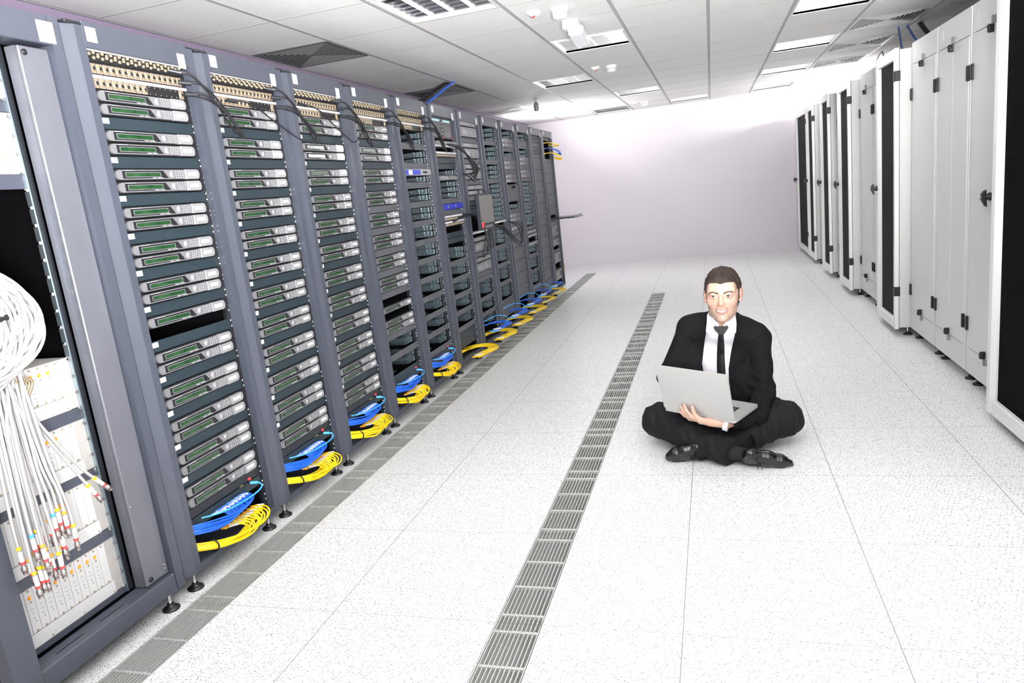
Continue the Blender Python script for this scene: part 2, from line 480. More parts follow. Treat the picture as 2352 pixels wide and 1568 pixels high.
b = MB(); b.box(-.02, .02, -.05, -.03, -.075, -.05, .004); b.build('bracket', 'whiteplastic', t)
t = thing('ceiling_sensor', 'small metal cylinder sensor hanging from the ceiling near the back wall', 'sensor', (-2.06, 9.05, ZC))
MB().lathe([(.022, 0), (.022, -.015), (.030, -.022), (.032, -.045), (.029, -.05), (.032, -.055), (.032, -.085), (.024, -.11)], (0, 0, -.02)).build('body', 'silver', t)
MB().tube([(0, 0, 0), (0, 0, -.03)], .012).build('mount', 'steel', t)
# ---------------------------------------------------------------- open racks on the left
RX, RP, RY0 = -1.98, .6215, 1.98          # front plane, pitch, near edge of rack 1
U = .0446; ZT = 2.007                     # one rack unit, top of unit 0
def zj(j): return ZT - U * (j + .5)
NAMES = ['nearest full rack'] + ['%s full rack' % ORD[k] for k in range(1, 11)] + ['last rack of the row']

# --- rack frame parts (local: x out of the front, y along the row, z up)
def frame_parts(W=RP, wl=.078, wr=.047):
    P = {}
    b = MB()   # left post with a chamfered nose
    b.prism([(-.045, .012), (-.022, .008), (-.002, .042), (0, .046), (0, wl), (-.035, wl), (-.045, wl)], 'z', .072, 2.068)
    P['lpost'] = b
    b = MB()
    b.prism([(-.045, W - wr), (0, W - wr), (0, W - .012), (-.022, W - .002), (-.045, W - .002)], 'z', .072, 2.072)
    P['rpost'] = b
    b = MB(); b.box(-.04, -.001, wl, W - wr, 2.0, 2.085, .002); b.box(-.8, -.04, .01, W - .01, 2.06, 2.085); P['top'] = b
    b = MB(); b.box(-.04, -.001, wl, W - wr, .066, .098, .002); b.box(-.8, -.04, .01, W - .01, .066, .08); P['bottom'] = b
    b = MB(); b.box(-.05, .001, .012, wl + .002, 2.068, 2.08, .003); b.box(-.05, .001, W - wr, W - .003, 2.072, 2.08, .003); P['caps'] = b
    b = MB(); b.box(-.8, -.045, .004, .012, .08, 2.06); P['lside'] = b
    b = MB(); b.box(-.8, -.045, W - .012, W - .004, .08, 2.06); P['rside'] = b
    b = MB(); b.box(-.8, -.79, .012, W - .012, .08, 2.06); P['back'] = b
    return P
def rail_mesh(y, s):
    b = MB(); b.box(-.05, -.034, y - .013, y + .013, .1, 2.0)
    for k in range(43):
        for dz in (-.013, .013): b.box(-.034, -.0335, y - .004, y + .004, ZT - U * (k + .5) + dz - .004, ZT - U * (k + .5) + dz + .004)
    return b
def screw_mesh(y):
    b = MB()
    for k in range(43):
        if k % 3 == 0: zs = (-.014,)
        elif k % 3 == 1: zs = (.012,)
        else: zs = (-.012, .012)
        for dz in zs: b.lathe([(.0052, -.030), (.0052, -.0265), (.003, -.0245)], (0, y, ZT - U * (k + .5) + dz), 'x', 8)
    return b
def foot_mesh(x, y):
    b = MB(); b.lathe([(.031, 0), (.031, .006), (.022, .012), (.012, .017), (.012, .024)], (x, y, 0.0), 'z', 18); return b
def stem_mesh(x, y):
    b = MB(); b.tube([(x, y, .02), (x, y, .07)], .0065, 8); return b

rack0 = thing('equipment_rack', '', 'equipment rack')
FP = frame_parts()
FP['lpost'].build('front_post', 'rack', rack0); FP['rpost'].build('front_post', 'rack', rack0)
FP['top'].build('top_beam', 'rack', rack0); FP['bottom'].build('bottom_beam', 'rack', rack0)
FP['caps'].build('post_cap', 'blacksat', rack0)
FP['lside'].build('side_panel', 'interior', rack0); FP['rside'].build('side_panel', 'interior', rack0); FP['back'].build('back_panel', 'interior', rack0)
YL, YR = .088, .088 + .4826             # equipment span inside the window
rail_mesh(.082 + .01, 0).build('mounting_rail', 'blacksat', rack0)
rail_mesh(YR - .008, 1).build('mounting_rail', 'blacksat', rack0)
screw_mesh(YR - .010).build('rail_screws', 'chrome', rack0, kind='stuff')
for (fx, fy) in [(-.035, .065), (-.035, RP - .065), (-.72, .065), (-.72, RP - .065)]:
    f = foot_mesh(fx, fy).build('levelling_foot', 'black', rack0); stem_mesh(fx, fy).build('threaded_stem', 'chrome', f)
lp = MB().box(0, .0012, .088, .132, 2.02, 2.068, .0005).build('name_plate', 'white', rack0)
lp = MB().box(0, .0012, .515, .556, 1.99, 2.045, .0005).build('name_plate', 'white', rack0)

RACK = []
RLAB = ['grey open equipment rack nearest the camera with full column of green-display units', 'grey open equipment rack, second full of green-display units',
        'grey open equipment rack, third full of green-display units', 'grey open equipment rack, fourth with green-display units and gaps near the bottom',
        'grey open equipment rack with mostly empty bays and a blue-and-silver unit', 'grey open equipment rack with two small monitors at the top',
        'grey open equipment rack behind the swivel monitor, with plain silver units', 'grey open equipment rack with only filler strips and brackets, right of the swivel monitor',
        'grey open equipment rack with a black box door in the middle', 'grey open equipment rack with paired small modules above rows of brackets',
        'grey open equipment rack closed by plain grey panels, next to last', 'last grey open equipment rack of the row, with keyboard tray']
for k in range(12):
    loc = (RX, RY0 + k * RP, 0)
    if k == 0: rack0.location = loc; rack0['label'] = RLAB[0]; rack0['group'] = 'grey open equipment racks'; r = rack0; RACK.append(r)
    else: RACK.append(dup(rack0, loc, RLAB[k], 'grey open equipment racks'))
# filler panels, brackets (parts of each rack)
PMESH = {}
def part(key, rack, z, name, mk, m, y=0., kind=None):
    if key not in PMESH:
        o = mk().build(name, m, rack, kind=kind); PMESH[key] = o
    else:
        o = PMESH[key].copy(); COL.objects.link(o); o.parent = rack
    o.location = (0, y, z); return o
def filler_mk(u): return lambda: MB().box(-.030, -.026, YL + .004, YR - .020, -U * u / 2 + .0015, U * u / 2 - .0015, .0008)
def filler(ri, j, u=1, slate=True):
    z = ZT - U * (j + u / 2)
    part(('fill', u, slate), RACK[ri], z, 'filler_panel', filler_mk(u), 'slate' if slate else 'grey_panel')
def tag_mk(): return MB().box(-.026, -.0252, YL - .004, YL + .046, -.0105, .0085, .0003)
def bracket_mk():
    b = MB()
    y = YR - .035
    b.box(-.30, -.05, y, y + .002, -.018, .018)                 # side plate
    b.box(-.30, -.055, y - .10, y, -.019, -.0175)               # shelf lip
    for k in range(5): b.lathe([(.003, 0), (.003, .004)], (-.08 - k * .05, y - .004, .006), 'y', 6)
    b.box(-.055, -.05, y - .03, y, -.018, .018)
    b.box(-.12, -.10, y - .028, y - .026, -.012, .016)
    b.box(-.12, -.10, y - .045, y - .026, .014, .016)
    return b
def shelf_mk():
    b = MB(); b.box(-.30, -.06, YL + .01, YL + .17, -.019, -.0175); b.box(-.3, -.06, YL + .004, YL + .006, -.019, .015)
    b.prism([(-.06, YL + .01), (-.30, YL + .01), (-.30, YL + .22), (-.20, YL + .24), (-.11, YL + .20)][::-1], 'z', -.017, -.013)
    return b
def board_mk(u):
    def f():
        b = MB(); h = U * u / 2
        n = 5; rows = max(2, int(u * 2))
        for c in range(n):
            for r_ in range(rows):
                y = YL + .20 + c * .036; z = -h + .012 + (2 * h - .024) * r_ / max(1, rows - 1)
                b.box(-.316, -.312, y, y + .010, z - .004, z + .004)
        return b
    return f
def bay(ri, j, u=2, style=0):
    z = ZT - U * (j + u / 2)
    for q in range(u):
        if style != 2: part('bracket', RACK[ri], ZT - U * (j + q + .5), 'shelf_bracket', bracket_mk, 'steel')
    if style == 0:
        part('shelf', RACK[ri], ZT - U * (j + u - .5), 'shelf_plate', shelf_mk, 'steel')
    if style == 1:
        b = ('bd', u)
        part(b, RACK[ri], z, 'terminal_block', board_mk(u), 'steel', kind=None)
        part(('bdb', u), RACK[ri], z, 'circuit_board', lambda: MB().box(-.33, -.318, YL + .17, YR - .04, -U * u / 2 + .003, U * u / 2 - .003), 'teal')

# --- green display unit
def device_proto():
    t = thing('rack_unit', '', 'rack unit')
    b = MB(); b.box(-.003, 0, 0, .47, -.0215, .0215, .0008); b.build('mounting_plate', 'black', t)
    b = MB(); b.box(-.38, -.003, .02, .45, -.0205, .0205); b.build('chassis', 'blacksat', t)
    def stad(y0, y1, h, rl, rr, n=6):
        pts = []
        def arc(cy, a0, a1, rx):
            for k in range(n + 1):
                a = a0 + (a1 - a0) * k / n; pts.append((cy + rx * math.cos(a), h * math.sin(a)))
        if rr: arc(y1 - rr, -PI / 2, PI / 2, rr)
        else: pts.extend([(y1, -h), (y1, h)])
        if rl: arc(y0 + rl, PI / 2, 3 * PI / 2, rl)
        else: pts.extend([(y0, h), (y0, -h)])
        return pts
    MB().prism(stad(.012, .362, .0172, .016, 0), 'x', 0, .009).build('faceplate', 'silver', t)
    MB().prism(stad(.358, .436, .0186, 0, .014), 'x', 0, .0125).build('end_cap', 'silverhi', t)
    MB().box(.0125, .0129, .368, .418, -.006, .0075).build('cap_label', 'white', t)
    MB().prism([(.040, -.0135), (.262, -.0135), (.240, .0135), (.040, .0135)], 'x', .009, .0098).build('display_panel', 'black', t)
    b = MB()
    y0, y1, z0, z1, e = .052, .224, -.0095, .0085, .0022
    for (a, c, d_, f) in [(y0, y1, z1 - e, z1), (y0, y1, z0, z0 + e), (y0, y0 + e, z0, z1), (y1 - e, y1, z0, z1)]: b.box(.0098, .0108, a, c, d_, f)
    b.build('screen_bezel', 'silver', t)
    MB().box(.0098, .0102, y0 + e, y1 - e, z0 + e, z1 - e).build('screen', 'lcd', t)
    b = MB(); b.lathe([(.0125, .009), (.0125, .0105), (.0105, .0105)], (0, .283, 0), 'x', 16); b.build('dial', 'keyb', t)
    b = MB(); b.lathe([(.009, .0105), (.0085, .0125), (.004, .013)], (0, .283, 0), 'x', 12); b.build('dial_cap', 'silverhi', t)
    b = MB()
    for c in range(4):
        for r_ in range(4):
            b.ball((.009, .306 + c * .0125, -.0118 + r_ * .0078), .0028, 4)
    b.build('keypad', 'silverhi', t)
    b = MB()
    for k in range(4): b.box(.009, .0094, .048 + k * .012, .057 + k * .012, .0142, .0158)
    b.box(.009, .0102, .18, .20, -.0128, -.0113); b.box(.009, .0102, .206, .232, -.0128, -.0113)
    b.build('printed_marks', 'white', t)
    return t
DEV = device_proto(); DEVN = [0]
def device(ri, j, lab):
    loc = (RX - .022, RY0 + ri * RP + YL + .0, zj(j))
    if DEVN[0] == 0: DEV.location = loc; DEV['label'] = lab; DEV['group'] = 'green-display rack units'
    else: dup(DEV, loc, lab, 'green-display rack units')
    DEVN[0] += 1
# --- plain silver receivers
def rec_proto(u):
    t = thing('silver_rack_unit' if u == 2 else 'slim_silver_unit', '', 'rack unit')
    h = U * u / 2 - .003
    b = MB(); b.box(-.003, 0, 0, .47, -h - .001, h + .001, .0008); b.build('mounting_plate', 'black', t)
    b = MB(); b.box(-.38, -.003, .02, .45, -h, h); b.build('chassis', 'blacksat', t)
    h2 = h - .003
    pts = [(.02, -h2), (.43, -h2), (.445, -h2 * .6), (.445, h2 * .6), (.43, h2), (.02, h2), (.012, h2 * .5), (.012, -h2 * .5)]
    MB().prism(pts, 'x', 0, .012).build('faceplate', 'silver', t)
    MB().box(.012, .0128, .05, .21, -h2 * .6, h2 * .6, .0003).build('display_panel', 'keyb', t)
    MB().box(.0128, .0132, .065, .195, -h2 * .38, h2 * .38).build('screen', 'silverhi', t)
    MB().lathe([(h2 * .7, .012), (h2 * .7, .014), (h2 * .4, .015)], (0, .29, 0), 'x', 14).build('dial', 'keyb', t)
    b = MB()
    for c in range(4):
        for r_ in range(3): b.box(.012, .0135, .325 + c * .018, .337 + c * .018, (r_ - 1) * h2 * .55 - .003, (r_ - 1) * h2 * .55 + .003)
    b.build('keypad', 'keyb', t)
    return t
REC = {}
def receiver(ri, j, u, lab):
    z = ZT - U * (j + u / 2); loc = (RX - .022, RY0 + ri * RP + YL, z)
    if u not in REC:
        REC[u] = rec_proto(u); REC[u].location = loc; REC[u]['label'] = lab; REC[u]['group'] = 'plain silver rack units'
    else: dup(REC[u], loc, lab, 'plain silver rack units')
# --- small module
def mod_proto():
    t = thing('module_unit', '', 'rack unit')
    MB().box(-.2, 0, 0, .46, -.0205, .0205, .001).build('faceplate', 'silver', t)
    b = MB()
    for c in range(6):
        for r_ in range(3): b.box(0, .001, .28 + c * .028, .30 + c * .028, -.014 + r_ * .011, -.007 + r_ * .011)
    b.build('vent_slots', 'blacksat', t)
    MB().box(0, .001, .03, .11, -.012, .004).build('label_strip', 'white', t)
    MB().box(0, .001, .13, .23, -.012, .012).build('display_panel', 'keyb', t)
    return t
MODP = []
def module(ri, j, lab):
    loc = (RX - .022, RY0 + ri * RP + YL, zj(j))
    if not MODP:
        MODP.append(mod_proto()); MODP[0].location = loc; MODP[0]['label'] = lab; MODP[0]['group'] = 'small grey module units'
    else: dup(MODP[0], loc, lab, 'small grey module units')

# --- patch panels
def patch_proto():
    t1 = thing('video_patch_panel', '', 'patch panel')
    MB().box(-.05, 0, 0, .47, -.0215, .0215, .0006).build('plate', 'black', t1)
    MB().box(0, .009, .0, .455, .0125, .0215, .0006).build('label_strip', 'white', t1)
    s0 = None
    for k in range(12):
        for q in (0, 1):
            if s0 is None:
                b = MB(); b.lathe([(.0062, 0), (.0062, .003), (.0048, .003), (.0048, .016), (.0056, .016), (.0056, .021), (.003, .021), (.003, .012)], (0, 0, 0), 'x', 10)
                s0 = b.build('video_socket', 'gold', t1); s = s0
            else: s = s0.copy(); COL.objects.link(s); s.parent = t1
            s.location = (0, .018 + k * .0375 + q * .017, .003 - q * .0115)
    t2 = thing('audio_patch_panel', '', 'patch panel')
    MB().box(-.05, 0, 0, .47, -.0215, .0215, .0006).build('plate', 'black', t2)
    s0 = None
    for k in range(16):
        if s0 is None:
            b = MB(); b.box(0, .003, -.0125, .0125, -.0165, .0165, .0025); s0 = b.build('audio_socket', 'beige', t2); s = s0
            b = MB(); b.lathe([(.0098, .003), (.0098, .0075), (.0075, .0078)], (0, 0, 0), 'x', 14); b.ball((.0035, 0, .0125), .0025, 4); b.build('socket_ring', 'gold', s0)
            b = MB(); b.lathe([(.0065, .0079), (.004, .0082)], (0, 0, -.0005), 'x', 10); b.build('socket_hole', 'black', s0)
        else:
            s = copy_tree(s0, t2)
        s.location = (0, .020 + k * .0276, 0)
    t3 = thing('half_audio_patch_panel', '', 'patch panel')
    MB().box(-.05, 0, 0, .47, -.0215, .0215, .0006).build('plate', 'black', t3)
    MB().box(0, .009, .0, .462, .0125, .0225, .0006).build('label_strip', 'white', t3)
    for k in list(range(9)) + [15]:
        s = copy_tree(s0, t3); s.location = (0, .020 + k * .0276, -.004)
    b = MB()
    for k in range(9, 15):
        for z in (.008, -.016): b.ball((0, .020 + k * .0276, z), .0022, 4)
    b.build('blank_screws', 'gold', t3)
    return t1, t2, t3
PP = patch_proto(); PPN = [0]
def patch(ri):
    x, y = RX - .022, RY0 + ri * RP + YL
    nm = NAMES[ri]
    labs = ['patch panel with rows of gold video sockets at the top of the ' + nm, 'patch panel of beige round audio sockets, second from the top in the ' + nm, 'patch panel half filled with audio sockets and half black, in the ' + nm]
    for k in range(3):
        loc = (x, y, zj(k))
        if PPN[0] == 0: PP[k].location = loc; PP[k]['label'] = labs[k]; PP[k]['group'] = 'patch panels'
        else: dup(PP[k], loc, labs[k], 'patch panels')
    PPN[0] += 1

def pairs_label(j, js, ri):
    # js: sorted device slots; describe by pair
    groups = []; cur = []
    for q in js:
        if cur and q != cur[-1] + 1: groups.append(cur); cur = []
        cur.append(q)
    groups.append(cur)
    for gi, gr in enumerate(groups):
        if j in gr:
            if len(gr) == 1: return 'single silver unit with green display, %s group down, %s' % (ORD[gi], NAMES[ri])
            return '%s silver unit with green display, %s pair down, %s' % ('upper' if j == gr[0] else 'lower', ORD[gi], NAMES[ri])
full = [j for j in range(3, 38) if j % 3 != 2]
DJ = {0: [j for j in full if j != 22], 1: full, 2: full, 3: [3, 4, 6, 7, 9, 10, 12, 13, 15, 16, 18, 19, 21, 22, 24, 25, 28, 30, 31]}
for ri in range(4):
    patch(ri)
    for j in DJ[ri]: device(ri, j, pairs_label(j, DJ[ri], ri))
for ri in range(3):
    for j in range(5, 36, 3):
        filler(ri, j); part('tag', RACK[ri], zj(j) + .008, 'paper_tag', tag_mk, 'white')
    if True:
        part('ventpl', RACK[ri], zj(38), 'vent_panel', lambda: MB().box(-.03, -.026, YL, YR - .02, -.020, .020, .003), 'blacksat')
        part('greypl', RACK[ri], zj(39), 'ribbed_panel', lambda: (lambda b: ([b.box(-.026, -.0245, YL + .26, YL + .36, -.015 + k * .007, -.012 + k * .007) for k in range(5)], b.box(-.03, -.026, YL, YR - .02, -.021, .021, .003), b)[-1])(MB()), 'slate')
for j in (5, 8, 11, 14, 17, 20, 23, 26, 32, 35): filler(3, j, 1, j < 12)
for j in (5, 8, 11, 14): part('tag', RACK[3], zj(j) + .008, 'paper_tag', tag_mk, 'white')
bay(3, 27, 1, 2); bay(3, 29, 1, 2); bay(3, 33, 2, 0); bay(3, 36, 2, 0)
# a dark unit recessed in the single gaps
filler(3, 38, 2, True)
bay(0, 22, 1, 2)
# rack 5
patch(4)
for j in range(5, 39, 3): filler(4, j, 1, False)
for j in (3, 6, 12, 15, 18, 21, 24, 27, 30, 33, 36): bay(4, j, 2, 0)
bay(4, 10, 1, 0); filler(4, 39, 2, True)
# rack 6
for j in (7, 8, 20, 21): filler(5, j, 1, True)
for j in (14, 16, 25, 28, 31, 34, 37): filler(5, j, 1, False)
for (j, u) in ((9, 1), (11, 3)): bay(5, j, u, 1)
for j in (23, 26, 29, 32, 35): bay(5, j, 2, 0)
filler(5, 38, 3, True)
receiver(5, 10, 1, 'slim silver unit alone between brackets in the sixth full rack')
# rack 7
labs7 = NAMES[6]
for n, (j, u) in enumerate([(0, 1), (1, 2), (4, 1), (5, 2), (8, 1), (9, 2), (12, 1), (13, 1), (22, 1), (23, 2), (26, 1), (27, 2)]):
    receiver(6, j, u, '%s silver unit, %s from the top in the %s' % ('tall' if u == 2 else 'slim', ORD[n], 'rack behind the swivel monitor'))
for j in (3, 7, 11, 14, 25, 29, 30, 34, 37): filler(6, j, 1, False)
for (j, u) in ((15, 2), (31, 3), (35, 2), (38, 2)): bay(6, j, u, 0)
# rack 8
for j in (3, 7, 11, 15, 25, 29, 33, 37): filler(7, j, 1, False)
for (j, u) in ((0, 3), (4, 3), (8, 3), (12, 3), (16, 4), (21, 4), (26, 3), (30, 3), (34, 3)): bay(7, j, u, 1)
filler(7, 38, 3, False)
# rack 9
bay(8, 0, 2, 1)
for n, j in enumerate([2, 3, 7, 8, 10, 11, 19, 20, 22]):
    module(8, j, 'small grey module unit, %s from the top in the rack with the black box door' % ORD[n])
for j in (4, 6, 9, 18, 21, 23): filler(8, j, 1, False)
bay(8, 5, 1, 1); bay(8, 17, 1, 1)
for j in (24, 27, 30, 33, 36): filler(8, j, 3, False)
# rack 10
bay(9, 0, 2, 1); filler(9, 2, 2, False); bay(9, 4, 2, 1)
for n, j in enumerate([6, 7, 9, 10]): module(9, j, 'small grey module unit, %s from the top in the tenth full rack' % ORD[n])
filler(9, 8, 1, False); filler(9, 11, 1, False)
for j in (12, 15, 18, 21): bay(9, j, 2, 1); filler(9, j + 2, 1, False)
for n, j in enumerate([24, 25, 27]): receiver(9, j, 1, 'slim silver unit, %s from the top in the tenth full rack' % ORD[n])
bay(9, 28, 2, 1); filler(9, 30, 1, False); bay(9, 31, 3, 1); filler(9, 34, 1, False); bay(9, 35, 3, 0); filler(9, 38, 2, False)
# rack 11
for j in (0, 1, 3, 4): filler(10, j, 1, True)
filler(10, 2, 1, False); filler(10, 5, 1, False)
for j in range(6, 40, 3): filler(10, j, 3, False)
# rack 12
filler(11, 0, 1, False); filler(11, 6, 1, False)
for j in (7, 10, 13, 16, 19): filler(11, j, 3, False)
bay(11, 1, 2, 2); filler(11, 23, 1, False); filler(11, 28, 1, False); filler(11, 32, 1, False)
module(11, 24, 'small grey module unit under the keyboard tray in the last rack')
def server_front(u, lab, j, ri=11):
    t = thing('tower_server', lab, 'server', (RX - .022, RY0 + ri * RP + YL, ZT - U * (j + u / 2)), 'pale server units in the last rack')
    h = U * u / 2 - .002
    MB().box(-.4, .004, 0, .45, -h, h, .003).build('casing', 'silver', t)
    b = MB()
    n = int(2 * h / .012)
    for k in range(n - 1): b.box(.004, .005, .06, .30, -h + .01 + k * .012, -h + .015 + k * .012)
    b.build('front_grille', 'keyb', t)
    MB().box(.004, .0055, .33, .42, -h * .5, h * .5).build('drive_bay', 'blacksat', t)
server_front(3, 'tall pale server with vent slots below the keyboard tray in the last rack', 25)
server_front(2, 'pale server with a blue-grey drive bay, second below the keyboard tray', 29)
server_front(3, 'dark-windowed server unit low in the last rack', 33)
server_front(3, 'pale slotted server lowest in the last rack', 38)
# box door in rack 9
t = thing('box_unit', 'black box door with a round knob standing out of the ninth rack', 'rack unit', (RX - .022, RY0 + 8 * RP + YL, ZT - U * 14.4))
MB().box(-.3, .01, 0, .47, -.088, .088, .004).build('casing', 'blacksat', t)
MB().box(.01, .016, .02, .40, -.08, .08, .003).build('door', 'grey_panel', t)
MB().lathe([(.016, .016), (.012, .04), (.018, .05)], (0, .20, .06), 'x', 14).build('knob', 'black', t)
# blue and silver unit, rack 5
t = thing('blue_silver_unit', 'silver rack unit with blue printed panel, in the mostly empty fifth rack', 'rack unit', (RX - .022, RY0 + 4 * RP + YL, zj(9)))
pts = [(0, -.021), (.46, -.021), (.475, -.012), (.478, 0), (.475, .012), (.46, .021), (0, .021)]
MB().prism(pts, 'x', -.01, .014).build('faceplate', 'silverhi', t)
MB().box(.014, .0148, .0, .08, -.017, .017).build('blue_panel', 'bluedev', t)
MB().box(.014, .0148, .13, .27, -.017, .017).build('blue_panel', 'bluedev', t)
MB().box(.014, .0152, .06, .125, -.014, .014).build('display_panel', 'white', t)
MB().box(.014, .016, .32, .40, -.006, .006, .002).build('handle_slot', 'black', t)
MB().lathe([(.012, .014), (.012, .016), (.008, .016)], (0, .445, 0), 'x', 16).build('ring', 'keyb', t)
MB().box(-.3, -.01, .02, .45, -.02, .02).build('chassis', 'blacksat', t)
# blue unit, rack 6
t = thing('blue_unit', 'bright blue rack unit with two pale oval windows in the sixth rack', 'rack unit', (RX - .022, RY0 + 5 * RP + YL, zj(15)))
MB().box(-.3, .012, 0, .47, -.022, .022, .004).build('casing', 'bluedev', t)
MB().lathe([(.013, .012), (.012, .0135)], (0, .13, 0), 'x', 16).build('oval_window', 'silverhi', t)
MB().lathe([(.013, .012), (.012, .0135)], (0, .30, 0), 'x', 16).build('oval_window', 'silverhi', t)
# patch strips in racks 6 and 8
def strip(ri, j, lab, sock=True):
    x = RX - .022
    t = thing('patch_strip', lab, 'patch panel', (x, RY0 + ri * RP + YL, zj(j)), 'slim patch strips')
    MB().box(-.05, .01, 0, .47, .006, .021, .001).build('label_strip', 'white', t)
    if sock:
        MB().box(-.05, 0, 0, .47, -.021, .006, .0006).build('plate', 'black', t)
        s = MB().lathe([(.0085, 0), (.0085, .009), (.005, .010)], (0, 0, 0), 'x', 10).build('socket', 'beige', t); s.location = (0, .02, -.006)
        for k in range(1, 14):
            c = s.copy(); COL.objects.link(c); c.parent = t; c.location = (0, .02 + k * .033, -.006)
strip(5, 6, 'patch strip with white label band below the twin monitors in the sixth rack')
strip(5, 17, 'upper of two white-banded patch strips under the blue unit')
strip(5, 18, 'lower of two white-banded patch strips under the blue unit')
strip(7, 20, 'white-banded strip crossing the eighth rack behind the loose cables', False)
strip(6, 21, 'white-banded strip under the swivel monitor', False)
# twin monitors, rack 6
t = thing('twin_monitor_unit', 'rack unit with two small screens and red buttons at the top of the sixth rack', 'monitor', (RX - .022, RY0 + 5 * RP + YL, ZT - U * 1.95))
MB().box(-.15, .006, 0, .47, -.085, .085, .004).build('casing', 'rackdark', t)
M['screen_off'] = mat('monitor_glass', (.09, .085, .085), .12)
M['cyan'] = mat('pale_cyan_strip', (.45, .72, .78), .4)
for y in (.02, .245):
    s = MB().box(.006, .008, y, y + .165, -.07, .062, .001).build('screen', 'screen_off', t)
    MB().box(.008, .0086, y, y + .16, .046, .062).build('cyan_strip', 'cyan', t)
b = MB()
for k in range(4): b.lathe([(.007, .006), (.006, .014)], (0, .213, .04 - k * .028), 'x', 10)
b.build('knobs', 'keyb', t)
MB().box(.006, .012, .205, .225, -.078, -.066, .002).build('red_button', 'red', t)
MB().box(.006, .012, .43, .45, -.078, -.066, .002).build('red_button', 'red', t)
t = thing('drawer_tray', 'pale lilac tray under the twin monitors in the sixth rack', 'tray', (RX - .022, RY0 + 5 * RP + YL, zj(4)))
MB().box(-.2, .03, .03, .46, -.02, .012, .004).build('tray', 'silver', t)
MB().box(-.02, .035, 0, .47, -.03, -.022, .001).build('front_lip', 'white', t)
MB().box(.03, .034, .16, .30, -.012, .006, .001).build('pull', 'keyb', t)
# ---------------------------------------------------------------- wide rack at the left edge
Y0 = 1.29
r0 = thing('wide_equipment_rack', 'wide grey rack at the left edge, holding white card frames and hanging white cables', 'equipment rack', (RX, Y0, 0))
W0 = 1.977 - Y0
b = MB(); b.prism([(-.1, 0), (0, 0), (0, .082), (-.075, .088), (-.1, .088)], 'z', .07, 2.075); b.build('front_post', 'rack', r0)
b = MB(); b.prism([(-.06, .637), (0, .637), (0, .675), (-.02, W0), (-.06, W0)], 'z', .07, 2.075); b.build('front_post', 'rack', r0)
b = MB(); b.box(-.09, -.0, .082, .637, 1.985, 2.075, .003); b.box(-.8, -.09, 0, W0, 2.05, 2.075); b.build('top_beam', 'rack', r0)
b = MB(); b.box(-.078, -.0, .082, .637, .07, .138, .004); b.box(-.8, -.078, 0, W0, .07, .09); s0 = b.build('bottom_beam', 'rack', r0)
for y in (.165, .33): MB().box(-.038, -.033, y, y + .10, .1378, .1386).build('slot', 'black', s0)
MB().box(-.8, -.05, .0, .008, .09, 2.05).build('side_panel', 'interior', r0)
MB().box(-.8, -.05, W0 - .008, W0, .09, 2.05).build('side_panel', 'interior', r0)
MB().box(-.8, -.79, .008, W0 - .008, .09, 2.05).build('back_panel', 'interior', r0)
b = MB(); b.box(-.035, -.022, .528, .634, .142, 1.975, .003); b.box(-.075, -.035, .528, .534, .142, 1.975); p = b.build('cable_cover', M['rack'].copy(), r0)
M['cover'] = mat('brushed_cover', (.12, .123, .145), .42, .2, var=.12, vscale=5); p.data.materials[0] = M['cover']
b = MB(); b.lathe([(.009, 0), (.009, .004), (.004, .005)], (-.022, .545, 1.955), 'x', 12); b.lathe([(.009, 0), (.009, .004), (.004, .005)], (-.022, .548, .162), 'x', 12); b.build('cover_lock', 'black', p)
b = MB()
for (y, z) in [(.536, 1.85), (.536, 1.45), (.534, 1.1), (.534, .8), (.534, .45), (.62, 1.93), (.62, 1.95), (.62, .165), (.62, .18)]: b.lathe([(.0035, 0), (.002, .003)], (-.022, y, z), 'x', 8)
b.build('cover_screws', 'chrome', p)
b = MB(); b.box(-.10, -.085, .505, .528, .142, 1.98); b.build('mounting_rail', 'blacksat', r0)
b = MB(); b.box(-.10, -.082, .4995, .505, .142, 1.98); b.build('rail_edge', 'steel', r0)
def txtx(s, size, m, parent, x, y, z):
    mt = Matrix.Translation((x, y, z)) @ Matrix(((0, 0, 1, 0), (1, 0, 0, 0), (0, 1, 0, 0), (0, 0, 0, 1)))
    return text(s, size, m, 'lettering', parent, mt)
npl = MB().box(0, .0012, .592, .652, 1.99, 2.055, .0005).build('name_plate', 'white', r0)
txtx('060809', .013, 'keyb', npl, .0014, .622, 2.042)
txtx('RACK C16', .012, 'keyb', npl, .0014, .622, 2.003)
for (fx, fy) in [(-.03, .03), (-.03, .615), (-.72, .03), (-.72, .615)]:
    f = foot_mesh(fx, fy).build('levelling_foot', 'black', r0); stem_mesh(fx, fy).build('threaded_stem', 'chrome', f)
BL = [(.142, .163), (.356, .391), (.584, .613), (.791, .831), (1.55, 1.595), (1.783, 1.822)]
for z0, z1 in BL: MB().box(-.092, -.088, .088, .4995, z0, z1, .0008).build('filler_panel', 'rack', r0)
MB().box(-.76, -.3, .10, .49, 1.0, 1.007).build('inner_shelf', 'blacksat', r0)
b = MB()
zz = .17
while zz < 1.97:
    b.lathe([(.007, 0), (.007, .002), (.0055, .005)], (-.0805, .489, zz), 'x', 10); zz += .055
b.build('rail_screws', 'chrome', r0)

